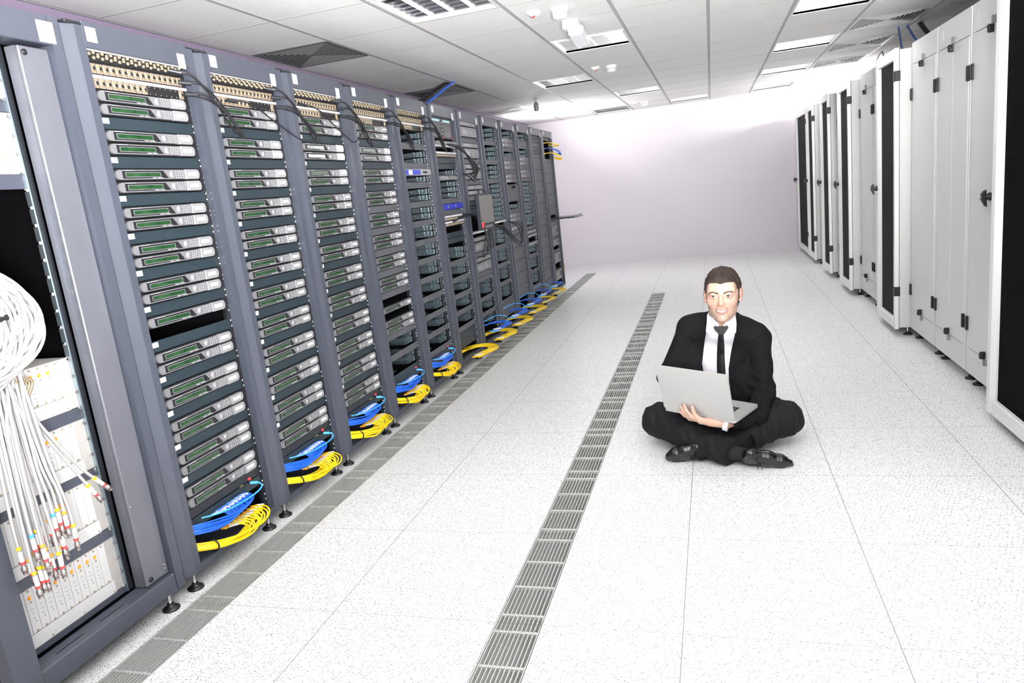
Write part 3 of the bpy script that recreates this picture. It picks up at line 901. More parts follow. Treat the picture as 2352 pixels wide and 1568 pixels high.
M['cardwhite'] = mat('card_frame_white', (.55, .55, .55), .45)
M['cardear'] = mat('card_frame_ear', (.42, .40, .38), .5, .2)
CR = [('lowest white card frame in the wide rack, orange buttons in a row', .163, .356, 11, 0, True),
      ('second white card frame from the bottom in the wide rack, behind the connector ends', .391, .584, 1, 7, True),
      ('third white card frame from the bottom in the wide rack', .613, .791, 7, 3, True),
      ('fourth white card frame, just under the open black bay', .831, 1.004, 7, 4, True),
      ('white card frame above the open black bay', 1.595, 1.783, 7, 4, True),
      ('topmost white card frame in the wide rack', 1.822, 1.965, 7, 4, True)]
for lab, z0, z1, n, skip, lower in CR:
    t = thing('card_frame', lab, 'rack unit', (RX - .092, Y0 + .088, z0), 'white card frames')
    H = z1 - z0; W_ = .4115
    MB().box(-.30, 0, 0, W_, .001, H - .001, .001).build('casing', 'cardear', t)
    MB().box(0, .004, .002, .375, .001, .046, .0008).build('lower_panel', 'cardwhite', t)
    zc = .049
    y = .002; w_ = .0305; cards = 12
    for k in range(cards):
        MB().box(0, .005, y + k * w_ + .0006, y + (k + 1) * w_ - .0006, zc, H - .003, .0006).build('card', 'cardwhite', t)
    b = MB()
    for k in range(cards):
        for z in (zc + .004, H - .008): b.lathe([(.0034, .004), (.0034, .008), (.002, .009)], (0, y + (k + .5) * w_, z), 'x', 8)
    for yy in (.01, .12, .24, .365): b.lathe([(.003, .004), (.002, .006)], (0, yy, .008), 'x', 8)
    b.build('thumb_screws', 'gold', t)
    b = MB(); c = MB()
    for k in range(cards):
        if k >= skip and k - skip < n + (0 if n > 1 else 0):
            yy = y + (k + .5) * w_; zt = H - .032
            b.lathe([(.0042, .005), (.0042, .010), (.003, .012)], (0, yy - .002, zt), 'x', 8)
            b.box(.005, .0075, yy - .004, yy + .005, zt + .004, zt + .0075)
            for (dy, dz, s) in [(.002, -.014, .0032), (-.003, -.036, .0014), (.003, -.036, .0014), (-.003, -.05, .0014), (.004, -.05, .0014), (0, -.066, .002), (.003, -.078, .002)]:
                if zt + dz > zc + .012: c.box(.005, .0056, yy + dy - s, yy + dy + s, zt + dz - s, zt + dz + s)
    b.build('orange_buttons', 'orange', t); c.build('port_marks', 'keyb', t)
# black audio strip seen in the open bay
t = thing('loose_patch_strip', 'tilted white strip with round sockets inside the open black bay', 'patch panel', (RX - .075, Y0 + .175, 1.40))
b = MB(); b.box(0, .01, -.012, .012, -.16, .16, .002); b.xf(Matrix.Rotation(-.06, 4, 'X')); b.build('plate', 'white', t)
b = MB()
for k in range(6): b.ball((.01, -.045 + k * .003, .10 - k * .042), .011, 8)
b.build('sockets', 'beige', t)

# hanging white coaxial cables
M['ferrule'] = mat('connector_nickel', (.50, .44, .43), .25, .9)
CX0 = RX + .02
def coax(pts, lab, mark, r=.0048, ends=1, grp='hanging white coaxial cables'):
    p = bez(pts, 8)
    o = MB().tube(p, r, 8).build('coaxial_cable', 'white_cord')
    tag(o, lab, 'cable', grp)
    if ends:
        d = (Vector(p[-1]) - Vector(p[-4])).normalized(); e = Vector(p[-1])
        MB().tube([e - d * .028, e + d * .004], .0066, 8).build('sleeve', 'whiteplastic', o)
        MB().tube([e + d * .004, e + d * .012], .0072, 8).build('red_band', 'red', o)
        MB().tube([e + d * .012, e + d * .022, e + d * .0225, e + d * .034, e + d * .035, e + d * .045], [.0062, .0062, .0082, .0082, .0066, .0066], 10).build('connector', 'ferrule', o)
        MB().tube([e - d * .042, e - d * .034], .0070, 8).build('marker_ring', mark, o)
    return o
rnd = random.Random(3)
marks = ['yellow_cord', 'orange', 'yellow_cord', 'sky_cord', 'orange', 'yellow_cord']
N = 26
for k in range(N):
    f = k / (N - 1)
    yb = 1.385 + .15 * f + rnd.uniform(-.01, .01)
    zb = .50 + .11 * f - .05 * (k % 3) + rnd.uniform(-.02, .02)
    xo = CX0 + .012 * (k % 4) + rnd.uniform(0, .012)
    if k == N // 2: zb = .44; yb = 1.455
    if k == N // 2 - 3: zb = .47; yb = 1.435
    ym = 1.38 + .10 * f
    pts = [(xo - .02, 1.44 + .02 * (k % 5), 1.02 + .02 * (k % 4)), (xo + .012, ym + .02, .90 + .03 * (k % 3)), (xo + .02, (ym + yb) / 2, .75), (xo + .015, yb - .004, zb + .10), (xo + .01, yb, zb)]
    lo, hi, side = (0, 8, 'left part') if k < 8 else (8, 18, 'middle') if k < 18 else (18, 26, 'right part')
    coax(pts, 'hanging white coaxial cable with red-banded connector, %s in the %s of the fan' % (ORD[k - lo], side), marks[k % 6])
coax([(CX0 + .01, 1.47, 1.02), (CX0 + .02, 1.53, .86), (CX0 + .02, 1.62, .69), (CX0 + .015, 1.69, .60)], 'white coaxial cable swinging out farthest right over the black gap', 'yellow_cord')
coax([(CX0, 1.48, 1.0), (CX0 + .01, 1.54, .83), (CX0 + .01, 1.62, .66), (CX0 + .01, 1.66, .58)], 'white coaxial cable with green mark, second one swinging out to the right', 'yellow_cord')
# coiled mass
t = thing('cable_coil', 'thick coil of white coaxial cable tied with a black strap at the left edge', 'cable', (CX0, 1.375, 1.18))
for k in range(60):
    a0 = rnd.uniform(-.35, .35)
    ry = .10 + .0024 * k + rnd.uniform(-.008, .008); rz_ = .155 + rnd.uniform(-.02, .035)
    pts = []
    for i in range(14):
        a = -PI * .62 + i / 13 * PI * 1.24
        pts.append((.03 + .028 * math.cos(a * 2 + k) + .0008 * k, -.055 + ry * math.cos(a) + .012 * math.sin(k), rz_ * math.sin(a) + .02 * a0))
    MB().tube(bez(pts, 3), .0048, 7).build('cable_loop', 'white_cord', t)
pts = [(.095, -.06 + .02 * i, .012 * math.sin(i)) for i in range(13)]
MB().tube([(.07, -.12, -.002), (.078, -.02, .0), (.07, .10, .008), (.05, .19, .016), (.02, .205, .018), (-.01, .19, .018)], .008, 8).build('tie_strap', 'black', t)
tail = []
b = MB()
for k in range(5): b.tube(bez([(.02, .08, -.16), (.03, .12 + .01 * k, -.19), (.015, .10, -.225 - .01 * k), (.0, .04, -.22)], 5), .004, 6)
b.build('loose_tails', 'gold', t)

# ---------------------------------------------------------------- fibre bundles at the foot of the racks
def bundle_drape(ri, colour):
    yel = colour == 'yellow'
    z = .135 if yel else .215
    nm = '%s bundle of thin cables spilling out at the foot of the %s' % (colour, NAMES[ri])
    t = thing('cable_bundle', nm, 'cable bundle', (RX, RY0 + ri * RP, 0), '%s cable bundles at the rack feet' % colour)
    r_ = random.Random(ri * 7 + yel)
    n = 18
    for k in range(n):
        f = k / (n - 1)
        if yel:
            st = (-.035, .28 + .20 * f, .142 + .003 * (k % 3))
            out = .045 + .02 * f + r_.uniform(-.008, .008); g = r_.uniform(-.014, .014)
            if k % 2: out -= .02 + .016 * (k % 3); f = f * .85
            pts = [st, (.015, .32 + .18 * f, .146), (out, .34 + .125 * f, .134 - .018 * (1 - f)), (out + .004, .26 + .13 * f, .118 + g * .4 - .016 * (1 - f)), (.030, .17, .132 + g + .012 * f), (-.045, .075, .158 + .012 * f + g)]
        else:
            st = (-.035, .22 + .17 * f, .232 + .003 * (k % 3))
            out = .036 + r_.uniform(-.006, .006); g = r_.uniform(-.016, .016)
            pts = [st, (-.005, .25 + .17 * f, .238), (out, .25 + .15 * f, .222 - .020 * (1 - f)), (out, .17 + .11 * f, .214 + g * .5 - .010 * (1 - f)), (.004, .10, .222 + .018 * f + g), (-.05, .06, .228 + .018 * f + g)]
        MB().tube(bez(pts, 5), .0036, 6).build('cord', 'yellow_cord' if yel else 'blue_cord', t)
    b = MB()
    for k in range(8):
        f = k / 7
        if yel: p0 = (-.05, .28 + .2 * f, .142); p1 = (-.02, .29 + .2 * f, .147)
        else: p0 = (-.05, .21 + .17 * f, .232); p1 = (-.02, .215 + .17 * f, .238)
        b.tube([p0, p1], .0056, 6)
    b.build('plug_row', 'orange' if yel else 'sky_cord', t)
    b = MB()
    for k in range(8):
        f = k / 7
        if yel: p0 = (-.02, .29 + .2 * f, .147); p1 = (.008, .315 + .18 * f, .148)
        else: p0 = (-.02, .215 + .17 * f, .238); p1 = (.004, .245 + .17 * f, .237)
        b.tube([p0, p1], .0052, 6)
    b.build('label_sleeves', 'white', t)
    if yel:
        pts = [(.026 * math.cos(a) + .0, .15, .138 + .026 * math.sin(a)) for a in [i * PI / 8 for i in range(-9, 8)]]
        MB().tube([(p[0] + .012, p[1], p[2]) for p in pts], .0035, 6).build('tie', 'black', t)
for ri in range(5):
    bundle_drape(ri, 'blue'); bundle_drape(ri, 'yellow')
    nm = NAMES[ri]
    o = MB().tube([(x, y, z) for x, y, z in bez([(-.05, .14, .250), (.02, .22, .246), (.036, .34, .238), (.038, .43, .238), (.03, .48, .246), (.008, .485, .258), (-.02, .47, .262)], 6)], .0036, 8).build('patch_cable', 'sky_cord')
    o.location = (RX, RY0 + ri * RP, 0); tag(o, 'light blue patch cord arching to the corner plug in the ' + nm, 'cable', 'light blue patch cords')
    MB().tube([(.008, .485, .258), (-.02, .47, .262)], .007, 8).build('plug_boot', 'sky_cord', o)
    b = MB(); b.box(-.045, -.03, .43, .436, .255, .285); b.box(-.045, -.03, .43, .45, .282, .285)
    b.build('bracket_hook', 'yellow', o)
    MB().tube([(-.04, .468, .276), (-.018, .474, .280)], .007, 8).build('red_plug', 'red', o)
def bundle_loop(ri, colour, z, sc=1.):
    yel = colour == 'yellow'
    t = thing('cable_bundle', '%s horseshoe-shaped cable bundle hanging out of the foot of the %s' % (colour, NAMES[ri]), 'cable bundle', (RX, RY0 + ri * RP, z), '%s looped cable bundles' % colour)
    n = 12 if ri < 9 else 8
    for k in range(n):
        o_ = .008 * k * sc
        y0 = .22 if yel else .20
        R_ = .075 * sc + o_
        pts = [(-.05, y0 - .02, .012 + .002 * k), (-.045 + .01, y0 + .10, .010)]
        for i in range(7):
            a = PI / 2 - i * PI / 6
            pts.append((.03 - R_ * math.sin(a) * .9 + .02, y0 + .16 + R_ * 1.15 * math.cos(a), .006 - .012 * i / 6))
        pts += [(.055 + o_ * .9 + .02, y0 + .06, -.012), (.05 + o_ * .8, y0 - .06, -.018)]
        MB().tube(bez(pts, 4), .0042, 6).build('cord', 'yellow_cord' if yel else 'blue_cord', t)
    MB().prism([(.105, .24), (.125, .225), (.075, .185), (.055, .20)] if yel else [(.10, .20), (.12, .185), (.07, .145), (.05, .16)], 'z', -.014, -.004).build('label_band', 'white', t)
    if not yel:
        b = MB()
        for k in range(6): b.tube([(.045 + .011 * k, .09, -.016), (.05 + .012 * k, .135, -.016)], .0058, 6)
        b.build('plug_row', 'sky_cord', t)
for ri in range(5, 12):
    if ri >= 11: continue
    bundle_loop(ri, 'yellow', .125)
    if ri > 5: bundle_loop(ri, 'blue', .215, .75)
for ri in (6, 7, 8, 9):
    o = MB().tube(bez([(-.04, .12, .27), (.04, .30, .30), (.10, .42, .27), (.11, .44, .23), (.09, .42, .21)], 6), .0036, 8).build('patch_cable', 'sky_cord')
    o.location = (RX, RY0 + ri * RP, 0); tag(o, 'light blue patch cord looping above the bundles at the foot of the ' + NAMES[ri], 'cable', 'light blue patch cords')
# cable bundles near the top of the last rack
for nm_, col, z in (('upper yellow cable bundle near the top of the last rack', 'yellow_cord', 1.93), ('dark blue cable bundle sticking out near the top of the last rack', 'blue_cord', 1.86), ('lower yellow cable bundle drooping near the top of the last rack', 'yellow_cord', 1.80)):
    t = thing('cable_bundle', nm_, 'cable bundle', (RX, RY0 + 11 * RP, z), 'cable bundles near the top of the last rack')
    for k in range(7):
        pts = [(-.04, .12 + .02 * k, 0), (.02, .35, .01), (.05 + .004 * k, .55, -.006 * k), (.07, .72 + .012 * k, -.03 - .005 * k), (.03, .76, -.05 - .004 * k), (-.03, .60, -.03)]
        if z > 1.9: pts = [(p[0], p[1] * .85, p[2] * .4) for p in pts]
        MB().tube(bez(pts, 4), .005, 6).build('cord', col, t)
# ---------------------------------------------------------------- black leads
def lead(pts, lab, r=.0042, name='audio_lead'):
    o = MB().tube(bez(pts, 8), r, 8).build(name, 'black')
    d = (Vector(pts[0]) - Vector(pts[1])).normalized(); e = Vector(pts[0])
    MB().tube([e, e - d * .045], .0085, 8).build('plug', 'blacksat', o)
    return tag(o, lab, 'cable', 'black leads hanging from the patch panels')
def RL(ri, x, y, z): return (RX + x, RY0 + ri * RP + y, z)
for ri in range(5):
    nm = NAMES[ri]
    q = .02 * (ri % 2)
    lead([RL(ri, -.005, .46, 1.975), RL(ri, .05, .51, 1.955), RL(ri, .06, .60, 1.88), RL(ri, .055, .68, 1.79 + q), RL(ri, .05, .735, 1.745), RL(ri, .05, .72, 1.80), RL(ri, .05, .62, 1.86), RL(ri, .02, .56, 1.885)], 'black lead looping from the top video sockets of the ' + nm)
    lead([RL(ri, -.005, .50, 1.935), RL(ri, .05, .56, 1.925), RL(ri, .065, .64, 1.86 - q), RL(ri, .06, .75, 1.75), RL(ri, .06, .765, 1.725), RL(ri, .055, .74, 1.74)], 'black lead from the middle audio panel drooping over the post of the ' + nm)
    lead([RL(ri, .0, .52, 1.892), RL(ri, .05, .58, 1.885), RL(ri, .07, .66, 1.82), RL(ri, .065, .735, 1.745 + q), RL(ri, .06, .75, 1.73)], 'thick black lead plugged into the lowest patch panel of the ' + nm, .005)
lead([RL(1, -.01, .17, 1.895), RL(1, .04, .26, 1.88), RL(1, .06, .42, 1.80), RL(1, .06, .60, 1.735), RL(1, .06, .70, 1.735)], 'thin black lead crossing the green displays at the top of the second full rack', .0032)
lead([RL(2, -.01, .12, 1.93), RL(2, .04, .22, 1.90), RL(2, .06, .38, 1.80), RL(2, .06, .53, 1.745), RL(2, .06, .64, 1.80), RL(2, .06, .68, 1.86)], 'thin black lead crossing the green displays at the top of the third full rack', .0032)
for k in range(6):
    lead([RL(5, .0, .30 + .02 * k, 1.80), RL(5, .06, .42 + .02 * k, 1.76), RL(5, .09, .62, 1.68 - .012 * k), RL(5, .09, .80 - .03 * k, 1.60 - .02 * k), RL(5, .07, .86 - .06 * k, 1.60 - .012 * k), RL(5, .05, .80 - .06 * k, 1.56)], 'black lead below the twin monitors, %s strand of the thick bunch' % ORD[k], .006)
for k, (y1, z1) in enumerate([(.75, .98), (.68, 1.02), (.60, .93)]):
    lead([RL(5, .0, .50 - .12 * k, 1.24 - .02 * k), RL(5, .06, .58, 1.22), RL(5, .10, .74, 1.08), RL(5, .10, y1, z1 - .06), RL(5, .09, y1 + .20, .92), RL(5, .08, y1 + .22, 1.05), RL(5, .06, y1 + .1, 1.16)], 'black lead, %s of three looping left of the swivel monitor' % ORD[k], .005)
for k in range(3):
    lead([RL(6, .06, .55, 1.10), RL(7, .10, .10, 1.06 - .02 * k), RL(7, .12, .40 + .05 * k, .92 - .03 * k), RL(7, .11, .62 + .05 * k, .86 + .08 * k), RL(7, .09, .62 + .06 * k, 1.02 + .02 * k), RL(7, .04, .45, 1.10)], 'black lead, %s of three looping right of the swivel monitor' % ORD[k], .005)
# swivel monitor
t = thing('swivel_monitor', 'flat grey monitor on a swing arm standing out of the seventh rack', 'monitor', (RX + .13, 5.80, 1.240), rz=0)
mm = Matrix.Rotation(math.radians(-4), 4, 'Z')
b = MB(); b.box(-.02, .015, -.165, .165, -.15, .15, .008); b.xf(mm); b.build('casing', 'rackdark', t)
M['screen_grey'] = mat('monitor_matt_glass', (.16, .15, .145), .3)
b = MB(); b.box(.015, .018, -.148, .148, -.095, .135); b.xf(mm); b.build('screen', 'screen_grey', t)
b = MB(); b.box(.015, .0185, -.08, .09, -.135, -.115); b.xf(mm); b.build('label_strip', 'silver', t)
b = MB(); b.box(.015, .03, -.150, -.135, -.13, -.085, .002); b.xf(mm); b.build('red_tag', 'red', t)
b = MB(); b.tube([(-.02, -.05, .15), (-.02, -.05, .185), (-.02, .05, .185), (-.02, .05, .15)], .006, 8); b.xf(mm); b.build('carry_handle', 'blacksat', t)
b = MB(); b.box(-.18, -.02, -.02, .02, -.03, .03, .004); b.build('swing_arm', 'blacksat', t)
# keyboard tray
t = thing('keyboard_tray', 'thin black keyboard tray pulled out of the last rack against the back wall', 'tray', (RX, RY0 + 11 * RP, .99))
MB().box(-.3, .30, .09, .55, -.016, .002, .004).build('tray', 'blacksat', t)
MB().box(.30, .335, .10, .54, -.02, .016, .005).build('front_edge', 'keyb', t)
MB().box(.335, .36, .46, .49, -.005, .015, .003).build('latch', 'chrome', t)
t = thing('hanging_tag', 'small tan paper tag hanging on the outer side of the last rack', 'tag', (RX + .003, RY0 + 12 * RP - .04, .28))
MB().box(0, .012, -.03, .03, -.045, .045, .003).build('card', 'cardboard', t)
MB().tube([(.005, 0, .04), (.003, 0, .075)], .002, 6).build('string', 'black', t)
# white emergency light on rack top, ceiling drops
t = thing('white_box_light', 'long white box light lying on top of the racks under the ceiling', 'emergency light', (-2.24, 3.80, 2.085))
MB().box(-.05, .05, -.16, .16, 0, .055, .01).build('housing', 'whiteplastic', t)
MB().box(-.045, .052, -.14, .14, .008, .04, .006).build('diffuser', 'clear', t)
def drop(p0, p1, lab, m, r, sag=.0):
    mid = ((Vector(p0) + Vector(p1)) / 2) + Vector((0, 0, -sag))
    o = MB().tube(bez([p0, mid, p1], 8), r, 10).build('ceiling_cable', m); return tag(o, lab, 'cable')
drop((-2.36, 6.75, 2.47), (-2.5, 5.72, 2.085), 'thick black cable dropping from the ceiling to the sixth rack', 'black', .024)
drop((-2.30, 6.74, 2.47), (-2.42, 5.80, 2.085), 'bright blue cable beside the black one dropping to the sixth rack', 'blue_cord', .011)
drop((1.90, 7.72, 2.47), (1.62, 6.1, 2.05), 'thick black cable dropping from the ceiling behind the white cabinets', 'black', .022)
drop((1.80, 7.74, 2.47), (1.55, 6.1, 2.05), 'blue cable beside the black one behind the white cabinets', 'blue_cord', .010, .03)
drop((1.73, 7.74, 2.47), (1.46, 6.3, 2.05), 'second thinner blue cable left of the others behind the white cabinets', 'blue_cord', .008, .06)
t = tag(MB().tube(bez([(1.50, 7.7, 2.06), (1.45, 7.3, 2.13), (1.42, 6.9, 2.17), (1.47, 7.1, 2.10), (1.52, 7.6, 2.03)], 8), .004, 8).build('thin_cable', 'black'), 'thin black cable looping on top of the white cabinets', 'cable')
# ---------------------------------------------------------------- white cabinets on the right
M['dooredge'] = mat('door_frame_white', (.76, .76, .75), .35)
def mesh_mat():
    m = bpy.data.materials.new('perforated_black_sheet'); nt, b = nodes_of(m); N, L = nt.nodes, nt.links
    b.inputs['Base Color'].default_value = (.012, .012, .013, 1); b.inputs['Roughness'].default_value = .8; b.inputs['Specular IOR Level'].default_value = .05
    tc = N.new('ShaderNodeTexCoord'); sp = N.new('ShaderNodeSeparateXYZ'); L.new(tc.outputs['Object'], sp.inputs['Vector'])
    outs = []
    for ax, ph in (('Y', 0), ('Z', 0)):
        pass
    a = N.new('ShaderNodeMath'); a.operation = 'ADD'; L.new(sp.outputs['Y'], a.inputs[0]); L.new(sp.outputs['Z'], a.inputs[1])
    c = N.new('ShaderNodeMath'); c.operation = 'SUBTRACT'; L.new(sp.outputs['Y'], c.inputs[0]); L.new(sp.outputs['Z'], c.inputs[1])
    for s in (a, c):
        w = N.new('ShaderNodeMath'); w.operation = 'MULTIPLY'; w.inputs[1].default_value = 2 * PI / .008; L.new(s.outputs[0], w.inputs[0])
        si = N.new('ShaderNodeMath'); si.operation = 'SINE'; L.new(w.outputs[0], si.inputs[0]); outs.append(si.outputs[0])
    ad = N.new('ShaderNodeMath'); ad.operation = 'MULTIPLY'; L.new(outs[0], ad.inputs[0]); L.new(outs[1], ad.inputs[1])
    g = N.new('ShaderNodeMath'); g.operation = 'GREATER_THAN'; g.inputs[1].default_value = -.15; L.new(ad.outputs[0], g.inputs[0])
    L.new(g.outputs[0], b.inputs['Alpha'])
    iv = N.new('ShaderNodeMath'); iv.operation = 'SUBTRACT'; iv.inputs[0].default_value = 1.0; L.new(g.outputs[0], iv.inputs[1])
    L.new(iv.outputs[0], b.inputs['Alpha'])
    return m
M['mesh'] = mesh_mat()
M['smoked'] = mat('smoked_door_sheet', (.007, .007, .008), .65, spec=.1)
ZB, ZTOP = .065, 2.06
def feet(t, W, xs=(.05, .75)):
    for x in xs:
        for y in (.06, W - .06):
            f = foot_mesh(x, y).build('levelling_foot', 'black', t); stem_mesh(x, y).build('threaded_stem', 'chrome', f)
def hinge(t, y, z):
    b = MB(); b.box(-.016, 0, y - .012, y + .001, z - .04, z + .04, .003); b.box(-.014, 0, y + .002, y + .013, z - .04, z + .04, .003)
    b.build('hinge', 'black', t)
def latch(t, y, z, up):
    s = 1 if up else -1
    b = MB(); b.ball((-.02, y, z - s * .02), .013, 6); b.box(-.03, 0, y - .009, y + .009, z - s * .045, z - s * .005, .004)
    k = b.build('latch_knob', 'black', t)
    b = MB(); b.box(-.008, 0, y - .024, y - .010, z - .0 * s, z + s * .032, .003); b.box(-.008, 0, y + .010, y + .024, z, z + s * .038, .003); b.build('latch_plate', 'keyb', t)
def handle(t, x, y, z):
    b = MB(); b.lathe([(.02, 0), (.021, -.012), (.014, -.02), (.014, -.034)], (x, y, z), 'x', 16)
    b.prism([(x - .034, z + .032), (x - .026, z + .036), (x - .022, z - .05), (x - .03, z - .045), (x - .048, z - .01), (x - .046, z + .018)], 'y', y - .012, y + .012)
    k = b.build('swing_handle', 'black', t)
    MB().lathe([(.006, -.046), (.006, -.05)], (x, y, z), 'x', 10).build('lock_cylinder', 'chrome', k)
def plain(y0, y1, lab, seam=False, hl='both', hd=None, X=1.36, top=ZTOP):
    W = y1 - y0
    t = thing('white_cabinet', lab, 'cabinet', (X, y0, 0), 'white equipment cabinets')
    MB().box(.012, .85, .004, W - .004, ZB, top, .003).build('body', 'whitepaint', t)
    MB().box(-.0, .012, .006, W - .006, ZB + .003, .215, .002).build('lower_rail', 'whitepaint', t)
    MB().box(-.0, .012, .006, W - .006, 1.915, top - .003, .002).build('upper_rail', 'whitepaint', t)
    ys = [(.03, W - .03)] if not seam else [(.03, W / 2 - .001), (W / 2 + .001, W - .03)]
    MB().box(0, .012, .006, .028, .215, 1.915, .002).build('side_rail', 'whitepaint', t)
    MB().box(0, .012, W - .028, W - .006, .215, 1.915, .002).build('side_rail', 'whitepaint', t)
    for a, c in ys: d_ = MB().box(-.003, .012, a, c, .219, 1.911, .003).build('door', 'whitepaint', t)
    if 'n' in hl or hl == 'both': hinge(t, .03, 1.72); hinge(t, .03, .36)
    if 'f' in hl or hl == 'both': hinge(t, W - .03, 1.72); hinge(t, W - .03, .36)
    ym = W * .5
    latch(t, ym, 1.915, True); latch(t, ym, .215, False)
    MB().box(-.001, 0, W - .10, W - .05, 1.96, 2.01).build('paper_label', 'white', t)
    if hd: handle(t, -.003, hd, 1.08)
    feet(t, W); return t
def meshdoor(y0, y1, lab, X=1.26, body=1.36, top=2.045, m='smoked', inner=False, z0=ZB - .01, hy=None):
    W = y1 - y0
    t = thing('mesh_door_cabinet', lab, 'cabinet', (X, y0, 0), 'mesh door cabinets')
    MB().box(.03, .93, .004, W - .004, ZB, top - .012, .003).build('body', 'whitepaint', t) if not inner else None
    st = .075
    b = MB()
    c = .004
    b.prism([(0, .006), (.026, .004), (.026, st), (.016, st), (0, st - .028)], 'z', z0, top)
    b.prism([(0, W - .006), (0, W - st + .028), (.016, W - st), (.026, W - st), (.026, W - .004)], 'z', z0, top)
    for (c0, c1) in [(z0, z0 + st), (top - st, top)]: b.box(0, .026, st, W - st, c0, c1, c)
    d_ = b.build('door_frame', 'dooredge', t)
    MB().box(.0256, .027, st - .01, W - st + .01, z0 + st, top - st).build('mesh_sheet', m, t)
    if not inner:
        for z in (.34, 1.86):
            b = MB(); b.box(-.004, .036, .001, .045, z - .035, z + .035, .004); b.build('hinge', 'black', t)
        handle(t, 0, W - .035, 1.08)
        feet(t, W, (.10, .8))
    return t
# nearest one: perforated door with equipment showing through
W = 1.02; yn = 3.87 - W
t = meshdoor(yn, 3.87, 'nearest white cabinet at the right edge with a large black perforated door', inner=True, m='mesh', z0=.045, top=2.08)
b = MB()
b.box(.88, .90, 0, W, ZB, 2.05); b.box(.03, .9, 0, .012, ZB, 2.05); b.box(.03, .9, W - .012, W, ZB, 2.05); b.box(.03, .9, .012, W - .012, 2.03, 2.06); b.box(.03, .9, .012, W - .012, ZB, ZB + .02)
b.build('inner_housing', 'interior', t)
b = MB(); b.box(.03, .93, -.004, .0, ZB, 2.068); b.box(.03, .93, W, W + .004, ZB, 2.068); b.box(.03, .93, 0, W, 2.06, 2.068); b.build('body', 'whitepaint', t)
MB().box(.16, .86, .08, W - .10, .12, 2.0).build('equipment_block', 'interior', t)
M['fan'] = mat('fan_ring', (.45, .45, .44), .5)
MB().box(.13, .16, W - .36, W - .17, .12, 2.0, .004).build('fan_panel', 'fan', t)
for k in range(17):
    z = .22 + k * .108
    b = MB(); b.lathe([(.036, 0), (.038, -.02), (.030, -.028), (.012, -.03)], (.13, W - .255, z), 'x', 16); b.build('round_fan', 'blacksat', t)
for k in range(5):
    z = .4 + k * .33
    MB().tube(bez([(.11, W - .25, z), (.09, W - .34, z - .01), (.10, W - .46, z - .10), (.11, W - .5, z - .2)], 6), .008, 8).build('inner_cable', 'blacksat', t)
for x in (.10, .8):
    for y in (.10, W - .10): 
        f = foot_mesh(x, y).build('levelling_foot', 'black', t); stem_mesh(x, y).build('threaded_stem', 'chrome', f)
plain(3.885, 4.505, 'plain white cabinet with a black swing handle beside the perforated door', hl='f', hd=.28)
plain(4.515, 5.105, 'plain white cabinet with a vertical seam down its middle', seam=True)
plain(5.115, 5.71, 'plain white cabinet between the seamed one and the projecting black-door one', hl='both')
meshdoor(5.725, 6.34, 'nearest projecting white cabinet with a narrow black door, smooth white side')
plain(6.35, 6.93, 'white cabinet mostly hidden behind the nearest projecting one', hl='both')
plain(6.94, 7.52, 'plain white cabinet strip visible between the two projecting cabinets', hl='both')
meshdoor(7.535, 8.15, 'second projecting white cabinet with a black door')
plain(8.16, 8.75, 'white cabinet hidden behind the second projecting one', hl='f')
meshdoor(8.765, 9.38, 'third projecting white cabinet with a black door')
plain(9.39, 10.03, 'white cabinet hidden between the third and fourth projecting ones', hl='f')
meshdoor(10.04, 10.65, 'fourth projecting white cabinet with a very thin black door')
meshdoor(10.68, 11.90, 'farthest white cabinet with a wide glossy black door by the back wall')
